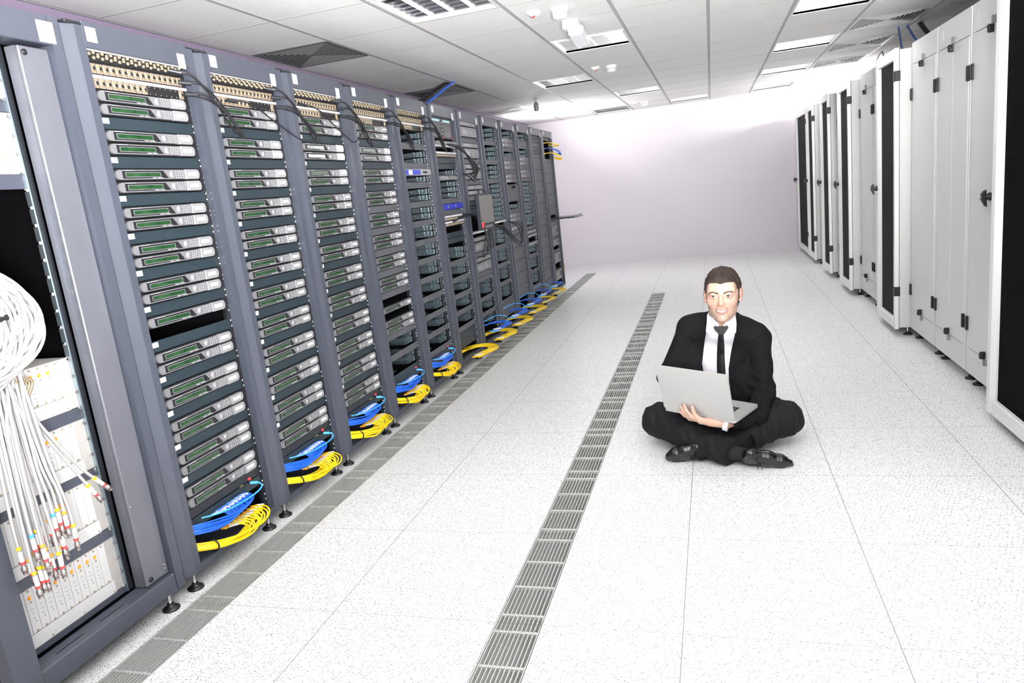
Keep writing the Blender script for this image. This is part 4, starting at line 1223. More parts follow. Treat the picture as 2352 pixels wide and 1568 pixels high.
# ---------------------------------------------------------------- implicit-surface modelling for figures
def snet(fn, lo, hi, h):
    nx, ny, nz = [int(math.ceil((hi[k] - lo[k]) / h)) + 1 for k in range(3)]
    X = (lo[0] + h * np.arange(nx, dtype=np.float32))[:, None, None]
    Y = (lo[1] + h * np.arange(ny, dtype=np.float32))[None, :, None]
    Z = (lo[2] + h * np.arange(nz, dtype=np.float32))[None, None, :]
    V = np.broadcast_to(fn(X, Y, Z), (nx, ny, nz)).astype(np.float32)
    V = V.copy(); V[np.abs(V) < 1e-6] = 1e-6
    ins = V < 0
    c = np.zeros((nx - 1, ny - 1, nz - 1), np.int8)
    for i in (0, 1):
        for j in (0, 1):
            for k in (0, 1): c += ins[i:nx - 1 + i, j:ny - 1 + j, k:nz - 1 + k]
    act = (c > 0) & (c < 8)
    idx = -np.ones(act.shape, np.int64); A = np.argwhere(act); idx[act] = np.arange(len(A))
    acc = np.zeros((len(A), 3)); cnt = np.zeros(len(A))
    cor = [(i, j, k) for i in (0, 1) for j in (0, 1) for k in (0, 1)]
    for a in cor:
        for b in cor:
            d = [b[q] - a[q] for q in range(3)]
            if sum(d) != 1 or min(d) < 0: continue
            va = V[A[:, 0] + a[0], A[:, 1] + a[1], A[:, 2] + a[2]]; vb = V[A[:, 0] + b[0], A[:, 1] + b[1], A[:, 2] + b[2]]
            m = (va < 0) != (vb < 0)
            t = np.where(m, va / np.where(m, va - vb, 1), 0)
            for q in range(3): acc[:, q] += np.where(m, a[q] + d[q] * t, 0)
            cnt += m
    P = (A + acc / cnt[:, None]) * h + np.array(lo)
    F = []
    for ax in range(3):
        sl = [slice(None)] * 3; s2 = [slice(None)] * 3
        sl[ax] = slice(0, -1); s2[ax] = slice(1, None)
        a, b = ins[tuple(sl)], ins[tuple(s2)]
        E = np.argwhere(a != b)
        u, w = [(1, 2), (2, 0), (0, 1)][ax]
        ok = (E[:, u] > 0) & (E[:, w] > 0) & (E[:, u] < idx.shape[u]) & (E[:, w] < idx.shape[w]) & (E[:, ax] < idx.shape[ax])
        E = E[ok]
        def g(du, dw):
            e = E.copy(); e[:, u] -= du; e[:, w] -= dw; return idx[e[:, 0], e[:, 1], e[:, 2]]
        q = np.stack([g(1, 1), g(0, 1), g(0, 0), g(1, 0)], 1)
        fl = ~a[E[:, 0], E[:, 1], E[:, 2]]
        q[fl] = q[fl][:, ::-1]
        F.append(q[(q >= 0).all(1)])
    return P, np.concatenate(F)
def snmesh(fn, lo, hi, h, name, m, parent=None, xf=None):
    P, F = snet(fn, lo, hi, h)
    if xf is not None:
        R = np.array(xf); P = P @ R[:3, :3].T + R[:3, 3]
    me = bpy.data.meshes.new(name); me.from_pydata(P.tolist(), [], F.tolist())
    me.polygons.foreach_set('use_smooth', [True] * len(F)); me.materials.append(M[m] if isinstance(m, str) else m); me.update()
    o = bpy.data.objects.new(name, me); COL.objects.link(o)
    if parent: o.parent = parent
    return o
def L3(x, y, z): return np.sqrt(x * x + y * y + z * z)
def sph(c, r): return lambda X, Y, Z: L3(X - c[0], Y - c[1], Z - c[2]) - r
def ell(c, r, R=None):
    def f(X, Y, Z):
        x, y, z = X - c[0], Y - c[1], Z - c[2]
        if R is not None:
            q = np.array(R.transposed()); x, y, z = q[0][0] * x + q[0][1] * y + q[0][2] * z, q[1][0] * x + q[1][1] * y + q[1][2] * z, q[2][0] * x + q[2][1] * y + q[2][2] * z
        k0 = L3(x / r[0], y / r[1], z / r[2]); k1 = L3(x / r[0] ** 2, y / r[1] ** 2, z / r[2] ** 2)
        return k0 * (k0 - 1) / np.maximum(k1, 1e-6)
    return f
def cone(a, b, ra, rb, flat=None):
    # tapered capsule; flat = (axis vector, factor) squashes across an axis
    a = np.array(a, float); b = np.array(b, float); d = b - a; dd = d @ d
    def f(X, Y, Z):
        x, y, z = X - a[0], Y - a[1], Z - a[2]
        t = np.clip((x * d[0] + y * d[1] + z * d[2]) / dd, 0, 1)
        x, y, z = x - t * d[0], y - t * d[1], z - t * d[2]
        if flat is not None:
            n, k = flat; s = x * n[0] + y * n[1] + z * n[2]
            x, y, z = x + n[0] * s * (k - 1), y + n[1] * s * (k - 1), z + n[2] * s * (k - 1)
        return L3(x, y, z) - (ra + (rb - ra) * t)
    return f
def box3(c, s, r=.003, R=None):
    def f(X, Y, Z):
        x, y, z = X - c[0], Y - c[1], Z - c[2]
        if R is not None:
            q = np.array(R.transposed()); x, y, z = q[0][0] * x + q[0][1] * y + q[0][2] * z, q[1][0] * x + q[1][1] * y + q[1][2] * z, q[2][0] * x + q[2][1] * y + q[2][2] * z
        x, y, z = np.abs(x) - s[0] + r, np.abs(y) - s[1] + r, np.abs(z) - s[2] + r
        return L3(np.maximum(x, 0), np.maximum(y, 0), np.maximum(z, 0)) + np.minimum(np.maximum(x, np.maximum(y, z)), 0) - r
    return f
def smin(a, b, k):
    h = np.clip(.5 + .5 * (b - a) / k, 0, 1); return b + (a - b) * h - k * h * (1 - h)
def U_(k, *fs):
    def f(X, Y, Z):
        v = fs[0](X, Y, Z)
        for g in fs[1:]: v = smin(v, g(X, Y, Z), k)
        return v
    return f
def SUB(a, b, k=.004): return lambda X, Y, Z: -smin(-a(X, Y, Z), b(X, Y, Z), k)
def OFF(a, d): return lambda X, Y, Z: a(X, Y, Z) - d
def DISP(a, g): return lambda X, Y, Z: a(X, Y, Z) + g(X, Y, Z)

M['skin'] = mat('skin', (.54, .345, .265), .45, bump=.05, bscale=300, var=.04, vscale=25)
M['skin'].node_tree.nodes['Principled BSDF'].inputs['Subsurface Weight'].default_value = .12
M['skin'].node_tree.nodes['Principled BSDF'].inputs['Subsurface Radius'].default_value = (.01, .004, .002)
M['hair'] = mat('dark_brown_hair', (.028, .0145, .009), .45, bump=.5, bscale=420, var=.5, vscale=40)
M['brow'] = mat('brow_hair', (.085, .045, .03), .8)
M['lips'] = mat('lips', (.44, .15, .13), .35)
M['teeth'] = mat('teeth', (.85, .83, .78), .25)
M['eyew'] = mat('eye_white', (.80, .79, .78), .15)
M['iris'] = mat('iris', (.03, .035, .05), .1)
M['suit'] = mat('black_suit_cloth', (.0055, .0055, .007), .85, spec=.2, bump=.15, bscale=500)
M['trous'] = mat('black_trouser_cloth', (.007, .007, .009), .8, spec=.3, bump=.15, bscale=500)
M['shirt'] = mat('white_shirt', (.82, .80, .85), .6, bump=.06, bscale=60)
M['tie'] = mat('black_satin_tie', (.008, .008, .010), .35)
M['sock'] = mat('black_sock', (.008, .008, .009), .9)
M['shoe'] = mat('polished_black_leather', (.006, .006, .007), .22, bump=.2, bscale=60, coat=.25)
M['sole'] = mat('shoe_sole', (.03, .02, .016), .5)
M['alu'] = mat('laptop_aluminium', (.50, .50, .49), .38, .35, bump=.01, bscale=400)

def tint_skin():
    nt = M['skin'].node_tree; N, L = nt.nodes, nt.links; b = N['Principled BSDF']
    src = b.inputs['Base Color'].links[0].from_socket
    for nm, col, k in (('ruddy', (.46, .18, .13, 1), .5), ('beard', (.22, .15, .12, 1), .4)):
        at = N.new('ShaderNodeAttribute'); at.attribute_name = nm
        m = N.new('ShaderNodeMath'); m.operation = 'MULTIPLY'; m.inputs[1].default_value = k; L.new(at.outputs['Fac'], m.inputs[0])
        mx = N.new('ShaderNodeMix'); mx.data_type = 'RGBA'; L.new(m.outputs[0], mx.inputs['Factor']); L.new(src, mx.inputs['A']); mx.inputs['B'].default_value = col
        src = mx.outputs['Result']
    L.new(src, b.inputs['Base Color'])
tint_skin()

man = thing('person', 'young man in a black suit and tie sitting cross-legged on the floor, holding a laptop', 'person', (0, 0, 0))

# ---- head (local: face looks to -y, origin between the ears)
HS = 1.125
HM = Matrix.Translation((.0245, 3.60, .757)) @ Matrix.Rotation(math.radians(.4), 4, 'Y') @ Matrix.Rotation(math.radians(-5), 4, 'Z') @ Matrix.Rotation(math.radians(-3), 4, 'X') @ Matrix.Scale(HS, 4)
EY, EZ, EXX = -.0795, .010, .0315
skull = U_(.03, ell((0, .018, .041), (.073, .092, .078)), ell((0, -.022, -.012), (.063, .066, .092)), ell((0, -.066, .048), (.050, .020, .034)))
jaw = U_(.022, ell((0, -.030, -.066), (.050, .050, .038)), sph((.033, -.018, -.056), .021), sph((-.033, -.018, -.056), .021), ell((0, -.070, -.093), (.021, .016, .016)))
face = U_(.018, skull, jaw, sph((.041, -.056, -.018), .021), sph((-.041, -.056, -.018), .021))
face = U_(.016, face, cone((.012, -.0815, .025), (.046, -.068, .026), .0085, .0085), cone((-.012, -.0815, .025), (-.046, -.068, .026), .0085, .0085))
face = SUB(face, sph((EXX, -.098, EZ + .001), .0135), .012); face = SUB(face, sph((-EXX, -.098, EZ + .001), .0135), .012)
nose = U_(.008, cone((0, -.086, .020), (0, -.105, -.018), .0072, .0098), sph((0, -.107, -.024), .0102), sph((.011, -.095, -.027), .0074), sph((-.011, -.095, -.027), .0074))
face = U_(.009, face, nose)
for s in (-1, 1): face = SUB(face, sph((s * .0062, -.104, -.0345), .0032), .003)
face = U_(.008, face, ell((0, -.080, -.052), (.024, .012, .016)))
face_plain = face
for s in (-1, 1):
    face = SUB(face, cone((s * .020, -.090, -.0490), (s * .011, -.0965, -.0550), .0024, .0042), .002); face = SUB(face, cone((s * .011, -.0965, -.0550), (0, -.098, -.0568), .0042, .0046), .002)
face = SUB(face, sph((0, -.12, -.057), .0001), .0005)         # open smile
def smile(X, Y, Z): return 0
for s in (-1, 1):
    face = SUB(face, cone((s * .019, -.092, -.030), (s * .029, -.080, -.052), .0022, .0022), .008)
    lid = ell((s * EXX, EY, EZ), (.0152, .0137, .0137)); lid = SUB(lid, ell((s * EXX, EY - .013, EZ - .0008), (.0120, .012, .0026)), .0012)
    face = U_(.004, face, lid)
    ear = U_(.006, ell((s * .0755, .012, .004), (.0065, .017, .028)), cone((s * .078, .022, .022), (s * .080, .026, .0), .006, .005), sph((s * .073, .004, -.022), .0075))
    ear = SUB(ear, ell((s * .083, .008, .004), (.006, .009, .015)), .004)
    face = U_(.005, face, ear)
neck = cone((0, .014, -.05), (-.006, .054, -.165), .059, .042)
headf = U_(.014, face, neck)
P1, F1 = snet(headf, (-.10, -.13, -.20), (.10, .13, .145), .0022)
R = np.array(HM); P1 = P1 @ R[:3, :3].T + R[:3, 3]

# ---- laptop frame (hinge centre, axes)
def lap_axes():
    ax, ay, az, yaw, tilt, roll, op = -.1131, 3.2801, .2561, -.4711, .015, -.0431, 1.8629
    e = Vector((math.cos(yaw) * math.cos(roll), math.sin(yaw) * math.cos(roll), math.sin(roll)))
    n0 = Vector((-math.sin(yaw), math.cos(yaw), 0)); b = n0 * math.cos(tilt) + Vector((0, 0, 1)) * math.sin(tilt)
    b = (b - e * b.dot(e)).normalized(); nb = e.cross(b)
    l = b * math.cos(op) + nb * math.sin(op)
    return Vector((ax, ay, az)), e, b, nb, l
LC, Le, Lb, Ln, Ll = lap_axes()
Lo = Le.cross(Ll).normalized()
if Lo.y > 0: Lo = -Lo          # outward normal of the lid back (towards the viewer)
def onlid(s, h, o=0.): return tuple(LC + Le * s + Ll * h + Lo * o)
def onbase(s, d, o=0.): return tuple(LC + Le * s + Lb * d - Ln * o)

# ---- hands
def finger(pts, r0, r1): 
    n = len(pts) - 1
    return [cone(pts[i], pts[i + 1], r0 + (r1 - r0) * i / n, r0 + (r1 - r0) * (i + 1) / n) for i in range(n)]
T0 = .008
# visible hand: palm under the base by the hinge, fingers curled up over the lid back
palm = U_(.012, cone(onbase(.085, .012, .034), onbase(.020, -.018, .026), .020, .017), cone(onbase(.095, .045, .032), onbase(.025, .02, .030), .020, .016), cone(onbase(.11, .02, .034), onbase(.06, .0, .030), .021, .019))
fing = []
fing += finger([onbase(.030, -.020, .020), onlid(.004, .002, .028), onlid(-.012, .026, .022), onlid(-.020, .044, .012)], .0108, .0082)
fing += finger([onbase(.016, -.026, .022), onlid(-.022, .000, .030), onlid(-.048, .024, .023), onlid(-.062, .044, .012)], .0108, .0082)
fing += finger([onbase(.010, -.018, .028), onlid(-.034, -.012, .026), onlid(-.064, .010, .021), onlid(-.080, .028, .012)], .0102, .0078)
fing += finger([onbase(.008, -.004, .034), onlid(-.040, -.026, .020), onlid(-.070, -.012, .016), onlid(-.092, .002, .012)], .0092, .0070)
thumb = finger([onbase(.08, .05, .034), onbase(.04, .075, .028), onbase(.005, .085, .018)], .0125, .0090)
W2 = Vector(onbase(.118, .035, .040))
handR = U_(.0055, palm, *fing); handR = U_(.008, handR, *thumb)
handR = U_(.015, handR, cone(onbase(.10, .03, .034), tuple(W2), .021, .024))
hc = Vector(onbase(.02, .02, .02))
P2, F2 = snet(handR, (-.26, 3.08, .12), (.12, 3.45, .36), .0024)
# other hand on the keyboard
W1 = Vector(onbase(-.13, .20, -.045)); K = lambda s, d, o: onbase(s, d, -o)
palm2 = U_(.012, cone(K(-.115, .175, .036), K(-.075, .115, .030), .022, .020), cone(K(-.125, .16, .034), K(-.10, .11, .030), .020, .017))
f2 = []
for i, (s, d) in enumerate([(-.060, .055), (-.080, .047), (-.100, .052), (-.118, .066)]):
    s0, d0 = -.068 - .014 * i, .112
    f2 += finger([K(s0, d0, .034), K((s0 + s) / 2, (d0 + d) / 2, .038), K(s, d, .014)], .0100, .0075)
f2 += finger([K(-.07, .145, .030), K(-.045, .12, .024), K(-.035, .095, .016)], .012, .0085)
handL = U_(.0055, palm2, *f2); handL = U_(.015, handL, cone(K(-.118, .18, .038), tuple(W1), .024, .024))
P3, F3 = snet(handL, (-.36, 3.25, .20), (.02, 3.64, .40), .0030)

# ---- torso and limbs: shared shapes for body, shirt, jacket, trousers
S1, S2 = (-.150, 3.735, .572), (.190, 3.70, .512)
E1, E2 = (-.270, 3.665, .335), (.200, 3.620, .245)
MD2 = (.155, 3.45, .182)
H1, H2 = (-.095, 3.78, .115), (.10, 3.78, .115)
K1, K2 = (-.320, 3.560, .128), (.290, 3.555, .128)
A1, A2 = (.020, 3.275, .065), (-.120, 3.33, .055)
def torso(o=0.):
    return U_(.07, ell((.010, 3.735, .44), (.185 + o, .108 + o, .165)), ell((.0, 3.77, .26), (.172 + o, .112 + o, .18)), cone(S1, S2, .058 + o, .056 + o), cone((.0, 3.71, .605), (-.11, 3.73, .585), .052 + o, .056 + o), cone((.026, 3.71, .605), (.14, 3.71, .545), .052 + o, .056 + o), ell((.014, 3.662, .566), (.090 + o, .104 + o, .066 + o)), ell((0, 3.79, .13), (.17 + o, .13 + o, .09)))
def arm(S, E, W, r0, r1, r2): return U_(.03, cone(S, E, r0, r1), cone(E, W, r1, r2))
body_low = U_(.03, torso(-.03), arm(S1, E1, W1, .045, .036, .024), arm(S2, E2, MD2, .045, .036, .026), cone(MD2, tuple(W2), .026, .024),
              cone(H1, K1, .075, .055), cone(K1, (-.15, 3.40, .11), .05, .042), cone(H2, K2, .075, .055), cone(K2, (.12, 3.42, .09), .05, .042))
P4, F4 = snet(body_low, (-.42, 3.15, .0), (.42, 3.95, .70), .010)
Ps, Fs, off = [], [], 0
for P_, F_ in ((P1, F1), (P2, F2), (P3, F3), (P4, F4)):
    Ps.append(P_); Fs.append(F_ + off); off += len(P_)
me = bpy.data.meshes.new('body'); me.from_pydata(np.concatenate(Ps).tolist(), [], np.concatenate(Fs).tolist())
me.polygons.foreach_set('use_smooth', [True] * len(me.polygons)); me.materials.append(M['skin']); me.update()
V1 = (P1 - R[:3, 3]) @ np.linalg.inv(R[:3, :3]).T
beard = np.zeros(len(me.vertices), np.float32)
bx, by, bz = V1[:, 0], V1[:, 1], V1[:, 2]
bd = np.clip((-.028 - bz + .25 * np.maximum(np.abs(bx) - .02, 0)) / .02, 0, 1) * np.clip((-.0 - by) / .02, 0, 1) * np.clip((bz + .125) / .02, 0, 1)
beard[:len(V1)] = bd
at_ = me.attributes.new('beard', 'FLOAT', 'POINT'); at_.data.foreach_set('value', beard)
red = np.zeros(len(me.vertices), np.float32)
red[:len(V1)] = np.clip(np.exp(-((np.abs(bx) - .038) ** 2 + (bz + .018) ** 2) / .0004) * (by < -.03) + np.exp(-(bx ** 2 + (bz + .024) ** 2) / .00015) * (by < -.09) + 1.0 * (np.abs(bx) > .073), 0, 1)
at2 = me.attributes.new('ruddy', 'FLOAT', 'POINT'); at2.data.foreach_set('value', red)
body = bpy.data.objects.new('body', me); COL.objects.link(body); body.parent = man

# ---- face details (in head space, transformed)
_fy = {}
def face_y(x, z):
    k = (round(x, 4), round(z, 4))
    if k not in _fy:
        ys = np.linspace(-.125, .02, 300)[None, :, None].astype(np.float64)
        v = face_plain(np.array([x])[:, None, None], ys, np.array([z])[:, None, None])[0, :, 0]
        i = int(np.argmax(v < 0)); _fy[k] = float(ys[0, i, 0]) if v[i] < 0 else -.06
    return _fy[k]
def headpart(mb, name, m, parent=man): mb.xf(HM); return mb.build(name, m, parent)
for s in (-1, 1):
    b = MB(); b.ball((s * EXX, EY, EZ), .0122, 14); ey = headpart(b, 'eye', 'eyew')
    b = MB(); b.ball((s * EXX - .0008, EY - .0068, EZ - .0010), .0072, 10, (1, .95, 1)); headpart(b, 'iris', 'iris', ey)
    b = MB()
    for k in range(34):
        f = k / 33; x = s * (.011 + .037 * f); z = .0215 + .0040 * math.sin(f * PI * .75) + random.uniform(-.0016, .0016) - .003 * (f > .85)
        y = face_y(x, z) - .0004
        w_ = .0021 * (1 - .5 * f)
        for q in (-1, 0, 1): b.tube([(x, face_y(x, z + q * w_) - .0003, z + q * w_), (x + s * .0050, face_y(x + s * .005, z + q * w_ * .6 + .0008) - .0006, z + q * w_ * .6 + .0008)], [.0010, .0004], 5)
    headpart(b, 'eyebrow', 'brow')
    b = MB(); b.tube([(s * (EXX + dx), EY - math.sqrt(max(0, .0145 ** 2 - dx * dx)) - .0002, EZ + .0030 - 14 * dx * dx) for dx in (-.012, -.009, -.005, 0, .005, .009, .0125)], [.0006, .001, .0013, .0014, .0013, .001, .0006], 6); headpart(b, 'eyelashes', 'brow')
b = MB()
def mouth_y(x): return min(face_y(x, -.047), face_y(x, -.070)) - .0012
up = [(x, mouth_y(x) + .001, -.0512 + 12 * x * x - .0008 * math.cos(x * 260)) for x in np.linspace(-.0235, .0235, 13)]
b.tube(up, [.0007, .0013, .0017, .0019, .0021, .0022, .0020, .0022, .0021, .0019, .0017, .0013, .0007], 8)
dn = [(x, mouth_y(x) + .002, -.0658 + 33 * x * x) for x in np.linspace(-.0225, .0225, 13)]
b.tube(dn, [.0007, .0016, .0024, .0030, .0034, .0036, .0037, .0036, .0034, .0030, .0024, .0016, .0007], 8)
headpart(b, 'lips', 'lips')
b = MB()
for k in range(-4, 5):
    x = k * .0038; b.box(x - .0019, x + .0019, mouth_y(x) + .0006, mouth_y(x) + .007, -.0612 + 22 * x * x, -.0525 + 12 * x * x, .0004)
headpart(b, 'teeth', 'teeth')
# hair cap
hr = OFF(U_(.03, ell((0, .018, .041), (.073, .092, .078)), ell((0, .03, -.01), (.066, .075, .07)), ell((0, -.066, .048), (.050, .020, .034))), .0050)
def hairf(X, Y, Z):
    v = hr(X, Y, Z)
    v = v - .0025 * np.sin(X * 420 + 3 * np.sin(Y * 190)) * np.sin(Y * 380 + Z * 170) * .5 - .0018 * np.sin(X * 160 + Z * 90) * np.sin(Y * 130 + 1)
    v = v - .004 * np.clip((Z - .08) / .04, 0, 1)
    # cut away the face: hairline above the forehead, sideburns in front of the ears
    line = .066 - 1.1 * np.maximum(np.abs(X) - .052, 0) - .006 * np.exp(-(X / .012) ** 2)
    facecut = np.maximum(np.maximum(Z - line, (np.abs(X) - .0625)), Y + .018 + .0)
    low = np.maximum(Z - (-.008), Y - .0) ; low = np.maximum(low, -1)
    v = np.maximum(v, -facecut)
    v = np.maximum(v, -(np.maximum(Z + .004, Y - .000)))
    v = np.maximum(v, -(np.maximum(Z - .030, np.maximum(np.abs(Y - .014) - .024, .066 - np.abs(X)))))
    return np.maximum(v, -.075 - Z)
snmesh(hairf, (-.10, -.13, -.085), (.10, .13, .16), .0024, 'hair', 'hair', man, HM)

# ---- shirt, jacket
XLn = [(.12, -.05), (.30, -.085), (.40, -.094), (.50, -.078), (.60, -.060), (.70, -.055)]
XRn = [(.12, .05), (.30, .035), (.37, .036), (.45, .050), (.55, .072), (.62, .084), (.70, .085)]
def crv(tab, Z): return np.interp(Z, [t[0] for t in tab], [t[1] for t in tab])
tj = torso(.0)
jacket_arms = U_(.03, arm(S1, E1, tuple(W1), .060, .052, .040), arm(S2, E2, MD2, .058, .052, .044), cone(MD2, tuple(W2 + Vector((.012, .02, -.006))), .044, .036), ell((-.135, 3.70, .33), (.085, .09, .17)), ell((.12, 3.70, .28), (.09, .09, .14)))
def folds(X, Y, Z):
    return .0035 * np.sin(Z * 95 + X * 60) * np.sin(X * 45 + Y * 70) * np.clip((.45 - Z) / .15, 0, 1) + .0018 * np.sin(X * 70 - Z * 50)
def jack(X, Y, Z):
    v = smin(tj(X, Y, Z), jacket_arms(X, Y, Z), .022) + folds(X, Y, Z)
    g = np.maximum(np.maximum(crv(XLn, Z) - X, X - crv(XRn, Z)), Y - 3.70)
    v = np.maximum(v, -g)
    nk = L3((X - .012) / .070, (Y - 3.66) / .080, (Z - .685) / .080) - 1
    v = np.maximum(v, -nk * .06)
    return np.maximum(v, .03 - Z)
jk = snmesh(jack, (-.42, 3.14, .02), (.34, 3.94, .70), .0048, 'jacket', 'suit', man)
ts = torso(-.012)
shirtf = lambda X, Y, Z: np.maximum(ts(X, Y, Z), .08 - Z)
snmesh(shirtf, (-.25, 3.55, .07), (.28, 3.92, .66), .008, 'shirt', 'shirt', man)
def surf_y(fn, x, z, y0=3.35):
    ys = np.linspace(y0, 3.85, 500)[None, :, None]
    v = fn(np.array([x])[:, None, None], ys, np.array([z])[:, None, None])[0, :, 0]
    i = np.argmax(v < 0); return float(ys[0, i, 0]) if v[i] < 0 else 3.72
def patch_mesh(fn, A, B, lift, thick, name, m, parent, nu=6, nv=24):
    b = MB(); A_ = bez([(p[0], 0, p[1]) for p in A], 8); B_ = bez([(p[0], 0, p[1]) for p in B], 8)
    def at(L_, t): f = t * (len(L_) - 1); i = min(int(f), len(L_) - 2); return L_[i].lerp(L_[i + 1], f - i)
    vs = []
    for v in range(nv + 1):
        a, c = at(A_, v / nv), at(B_, v / nv)
        for u in range(nu + 1):
            p = a.lerp(c, u / nu); y = surf_y(fn, p.x, p.z); vs.append((p.x, y - lift, p.z))
    n = len(vs); vs2 = [(p[0], p[1] + thick, p[2]) for p in vs]; fs = []
    for v in range(nv):
        for u in range(nu):
            i = v * (nu + 1) + u; fs.append((i, i + 1, i + nu + 2, i + nu + 1)); fs.append((n + i, n + i + nu + 1, n + i + nu + 2, n + i + 1))
    for v in range(nv):
        for u in (0, nu):
            i = v * (nu + 1) + u; fs.append((i, i + nu + 1, n + i + nu + 1, n + i))
    for u in range(nu):
        for v in (0, nv):
            i = v * (nu + 1) + u; fs.append((i, i + 1, n + i + 1, n + i))
    b.add(vs + vs2, fs, False); o = b.build(name, m, parent)
    return o
def jsolid(X, Y, Z): return tj(X, Y, Z)
lap1 = patch_mesh(jsolid, [(-.062, .640), (-.064, .58), (-.080, .50), (-.096, .40), (-.090, .33)], [(-.105, .625), (-.150, .555), (-.142, .50), (-.122, .42), (-.095, .33)], .006, .006, 'lapel', 'suit', jk)
lap2 = patch_mesh(jsolid, [(.086, .635), (.084, .58), (.062, .50), (.042, .40), (.036, .30)], [(.125, .605), (.165, .53), (.152, .48), (.115, .40), (.040, .30)], .006, .006, 'lapel', 'suit', jk)
b = MB()
for (p, q) in [((-.155, .562), (-.112, .542)), ((.168, .538), (.122, .522))]:
    b.tube([(p[0], surf_y(jsolid, *p) - .0075, p[1]), (q[0], surf_y(jsolid, *q) - .0075, q[1])], .0012, 5)
b.build('lapel_notch_seam', 'black', jk)
# shirt collar
b = MB(); n = 28; vs = []
for k in range(n + 1):
    a = -PI * .5 - .22 - (2 * PI - .44) * k / n
    cx, cy = .013 + .066 * math.cos(a), 3.648 + .068 * math.sin(a)
    zt = .648 + .022 * (math.sin(a) + 1) / 2; zb = zt - .040
    vs += [(cx, cy, zt), (cx, cy, zb), (.013 + .061 * math.cos(a), 3.648 + .063 * math.sin(a), zt)]
b.add(vs, [(3 * i, 3 * i + 1, 3 * i + 4, 3 * i + 3) for i in range(n)] + [(3 * i, 3 * i + 3, 3 * i + 5, 3 * i + 2) for i in range(n)], True)
col = b.build('shirt_collar', 'shirt', man)
def flap(pts, nm='collar_flap'):
    b = MB(); c = [Vector(p) for p in pts]; d = Vector((0, .004, 0)); k = len(c)
    b.add([tuple(p) for p in c] + [tuple(p + d) for p in c], [tuple(range(k)), tuple(range(k, 2 * k))[::-1]] + [(i, (i + 1) % k, k + (i + 1) % k, k + i) for i in range(k)])
    return b.build(nm, 'shirt', col)
flap([(-.052, 3.598, .672), (-.058, 3.578, .628), (-.064, 3.572, .590), (-.060, 3.570, .578), (-.018, 3.561, .598), (-.004, 3.564, .614)])
flap([(.078, 3.598, .668), (.083, 3.578, .622), (.079, 3.570, .576), (.072, 3.568, .568), (.032, 3.560, .598), (.018, 3.564, .614)])
# tie
b = MB(); yk = surf_y(shirtf, .008, .575) - .022
kn = [(-.026, .614), (.042, .610), (.020, .575), (-.004, .577)]
b.prism([(-.027, .606), (-.022, .616), (.006, .608), (.040, .614), (.044, .604), (.022, .572), (-.004, .573)], 'y', yk, yk + .020)
tie = b.build('tie', 'tie', man)
b = MB(); rows = [(-.003, .020, .582, 0), (-.006, .020, .565, 0), (-.009, .020, .545, 0), (-.013, .021, .50, 0), (-.018, .020, .45, 0), (-.021, .020, .40, 0), (-.022, .020, .34, 0), (-.02, .02, .28, 0)]
vs = []
for x0, x1, z, y in rows:
    ys_ = min(surf_y(shirtf, x0, z), surf_y(shirtf, x1, z), surf_y(shirtf, (x0 + x1) / 2, z)) - .006 if y == 0 else y
    vs += [(x0, ys_ + .002, z), ((x0 + x1) / 2, ys_ - .002, z), (x1, ys_ + .002, z), (x1, ys_ + .008, z), (x0, ys_ + .008, z)]
fs = []
for i in range(len(rows) - 1):
    for k in range(5): fs.append((5 * i + k, 5 * i + (k + 1) % 5, 5 * i + 5 + (k + 1) % 5, 5 * i + 5 + k))
b.add(vs, fs, False); b.build('tie_blade', 'tie', tie)
b = MB()
for k in range(3):
    z = .555 - .085 * k; b.lathe([(.0045, -.0015), (.0045, .0)], (.026 - .002 * k, surf_y(shirtf, .026, z) - .0005, z), 'y', 8)
b.build('shirt_buttons', 'eyew', man)
# cuff of the holding arm
MB().tube([tuple(Vector(W2).lerp(Vector(onbase(.09, .028, .034)), t)) for t in (-.5, .25)], [.0345, .033], 18).build('shirt_cuff', 'shirt', man)

# ---- trousers
def tf(X, Y, Z):
    w = .0040 * np.sin((X + Y) * 60 + Z * 30) * np.sin((X - Y) * 45) + .0022 * np.sin(X * 120 + Y * 40) * np.sin(Y * 100 - Z * 60)
    return w
cuffdir = (Vector(A1) - Vector(K1)).normalized()
tr = U_(.045, ell((0, 3.80, .11), (.175, .13, .105)), cone(H1, K1, .100, .090), cone(H2, K2, .100, .088))
sh1 = U_(.03, cone(K1, (-.15, 3.40, .105), .088, .078), cone((-.15, 3.40, .105), A1, .078, .068))
sh2 = U_(.03, cone(K2, (.12, 3.42, .090), .080, .064), cone((.12, 3.42, .09), A2, .064, .050))
def trf(X, Y, Z):
    v = smin(smin(tr(X, Y, Z), sh2(X, Y, Z), .02), sh1(X, Y, Z), .012) + tf(X, Y, Z)
    q = (X - A1[0]) * cuffdir.x + (Y - A1[1]) * cuffdir.y + (Z - A1[2]) * cuffdir.z
    near_ = L3(X - A1[0], Y - A1[1], Z - A1[2]) - .14
    v = np.maximum(v, -np.maximum(-(q - .012), near_))
    return np.maximum(v, .003 - Z)
trz = snmesh(trf, (-.44, 3.16, -.005), (.42, 3.98, .26), .0048, 'trousers', 'trous', man)
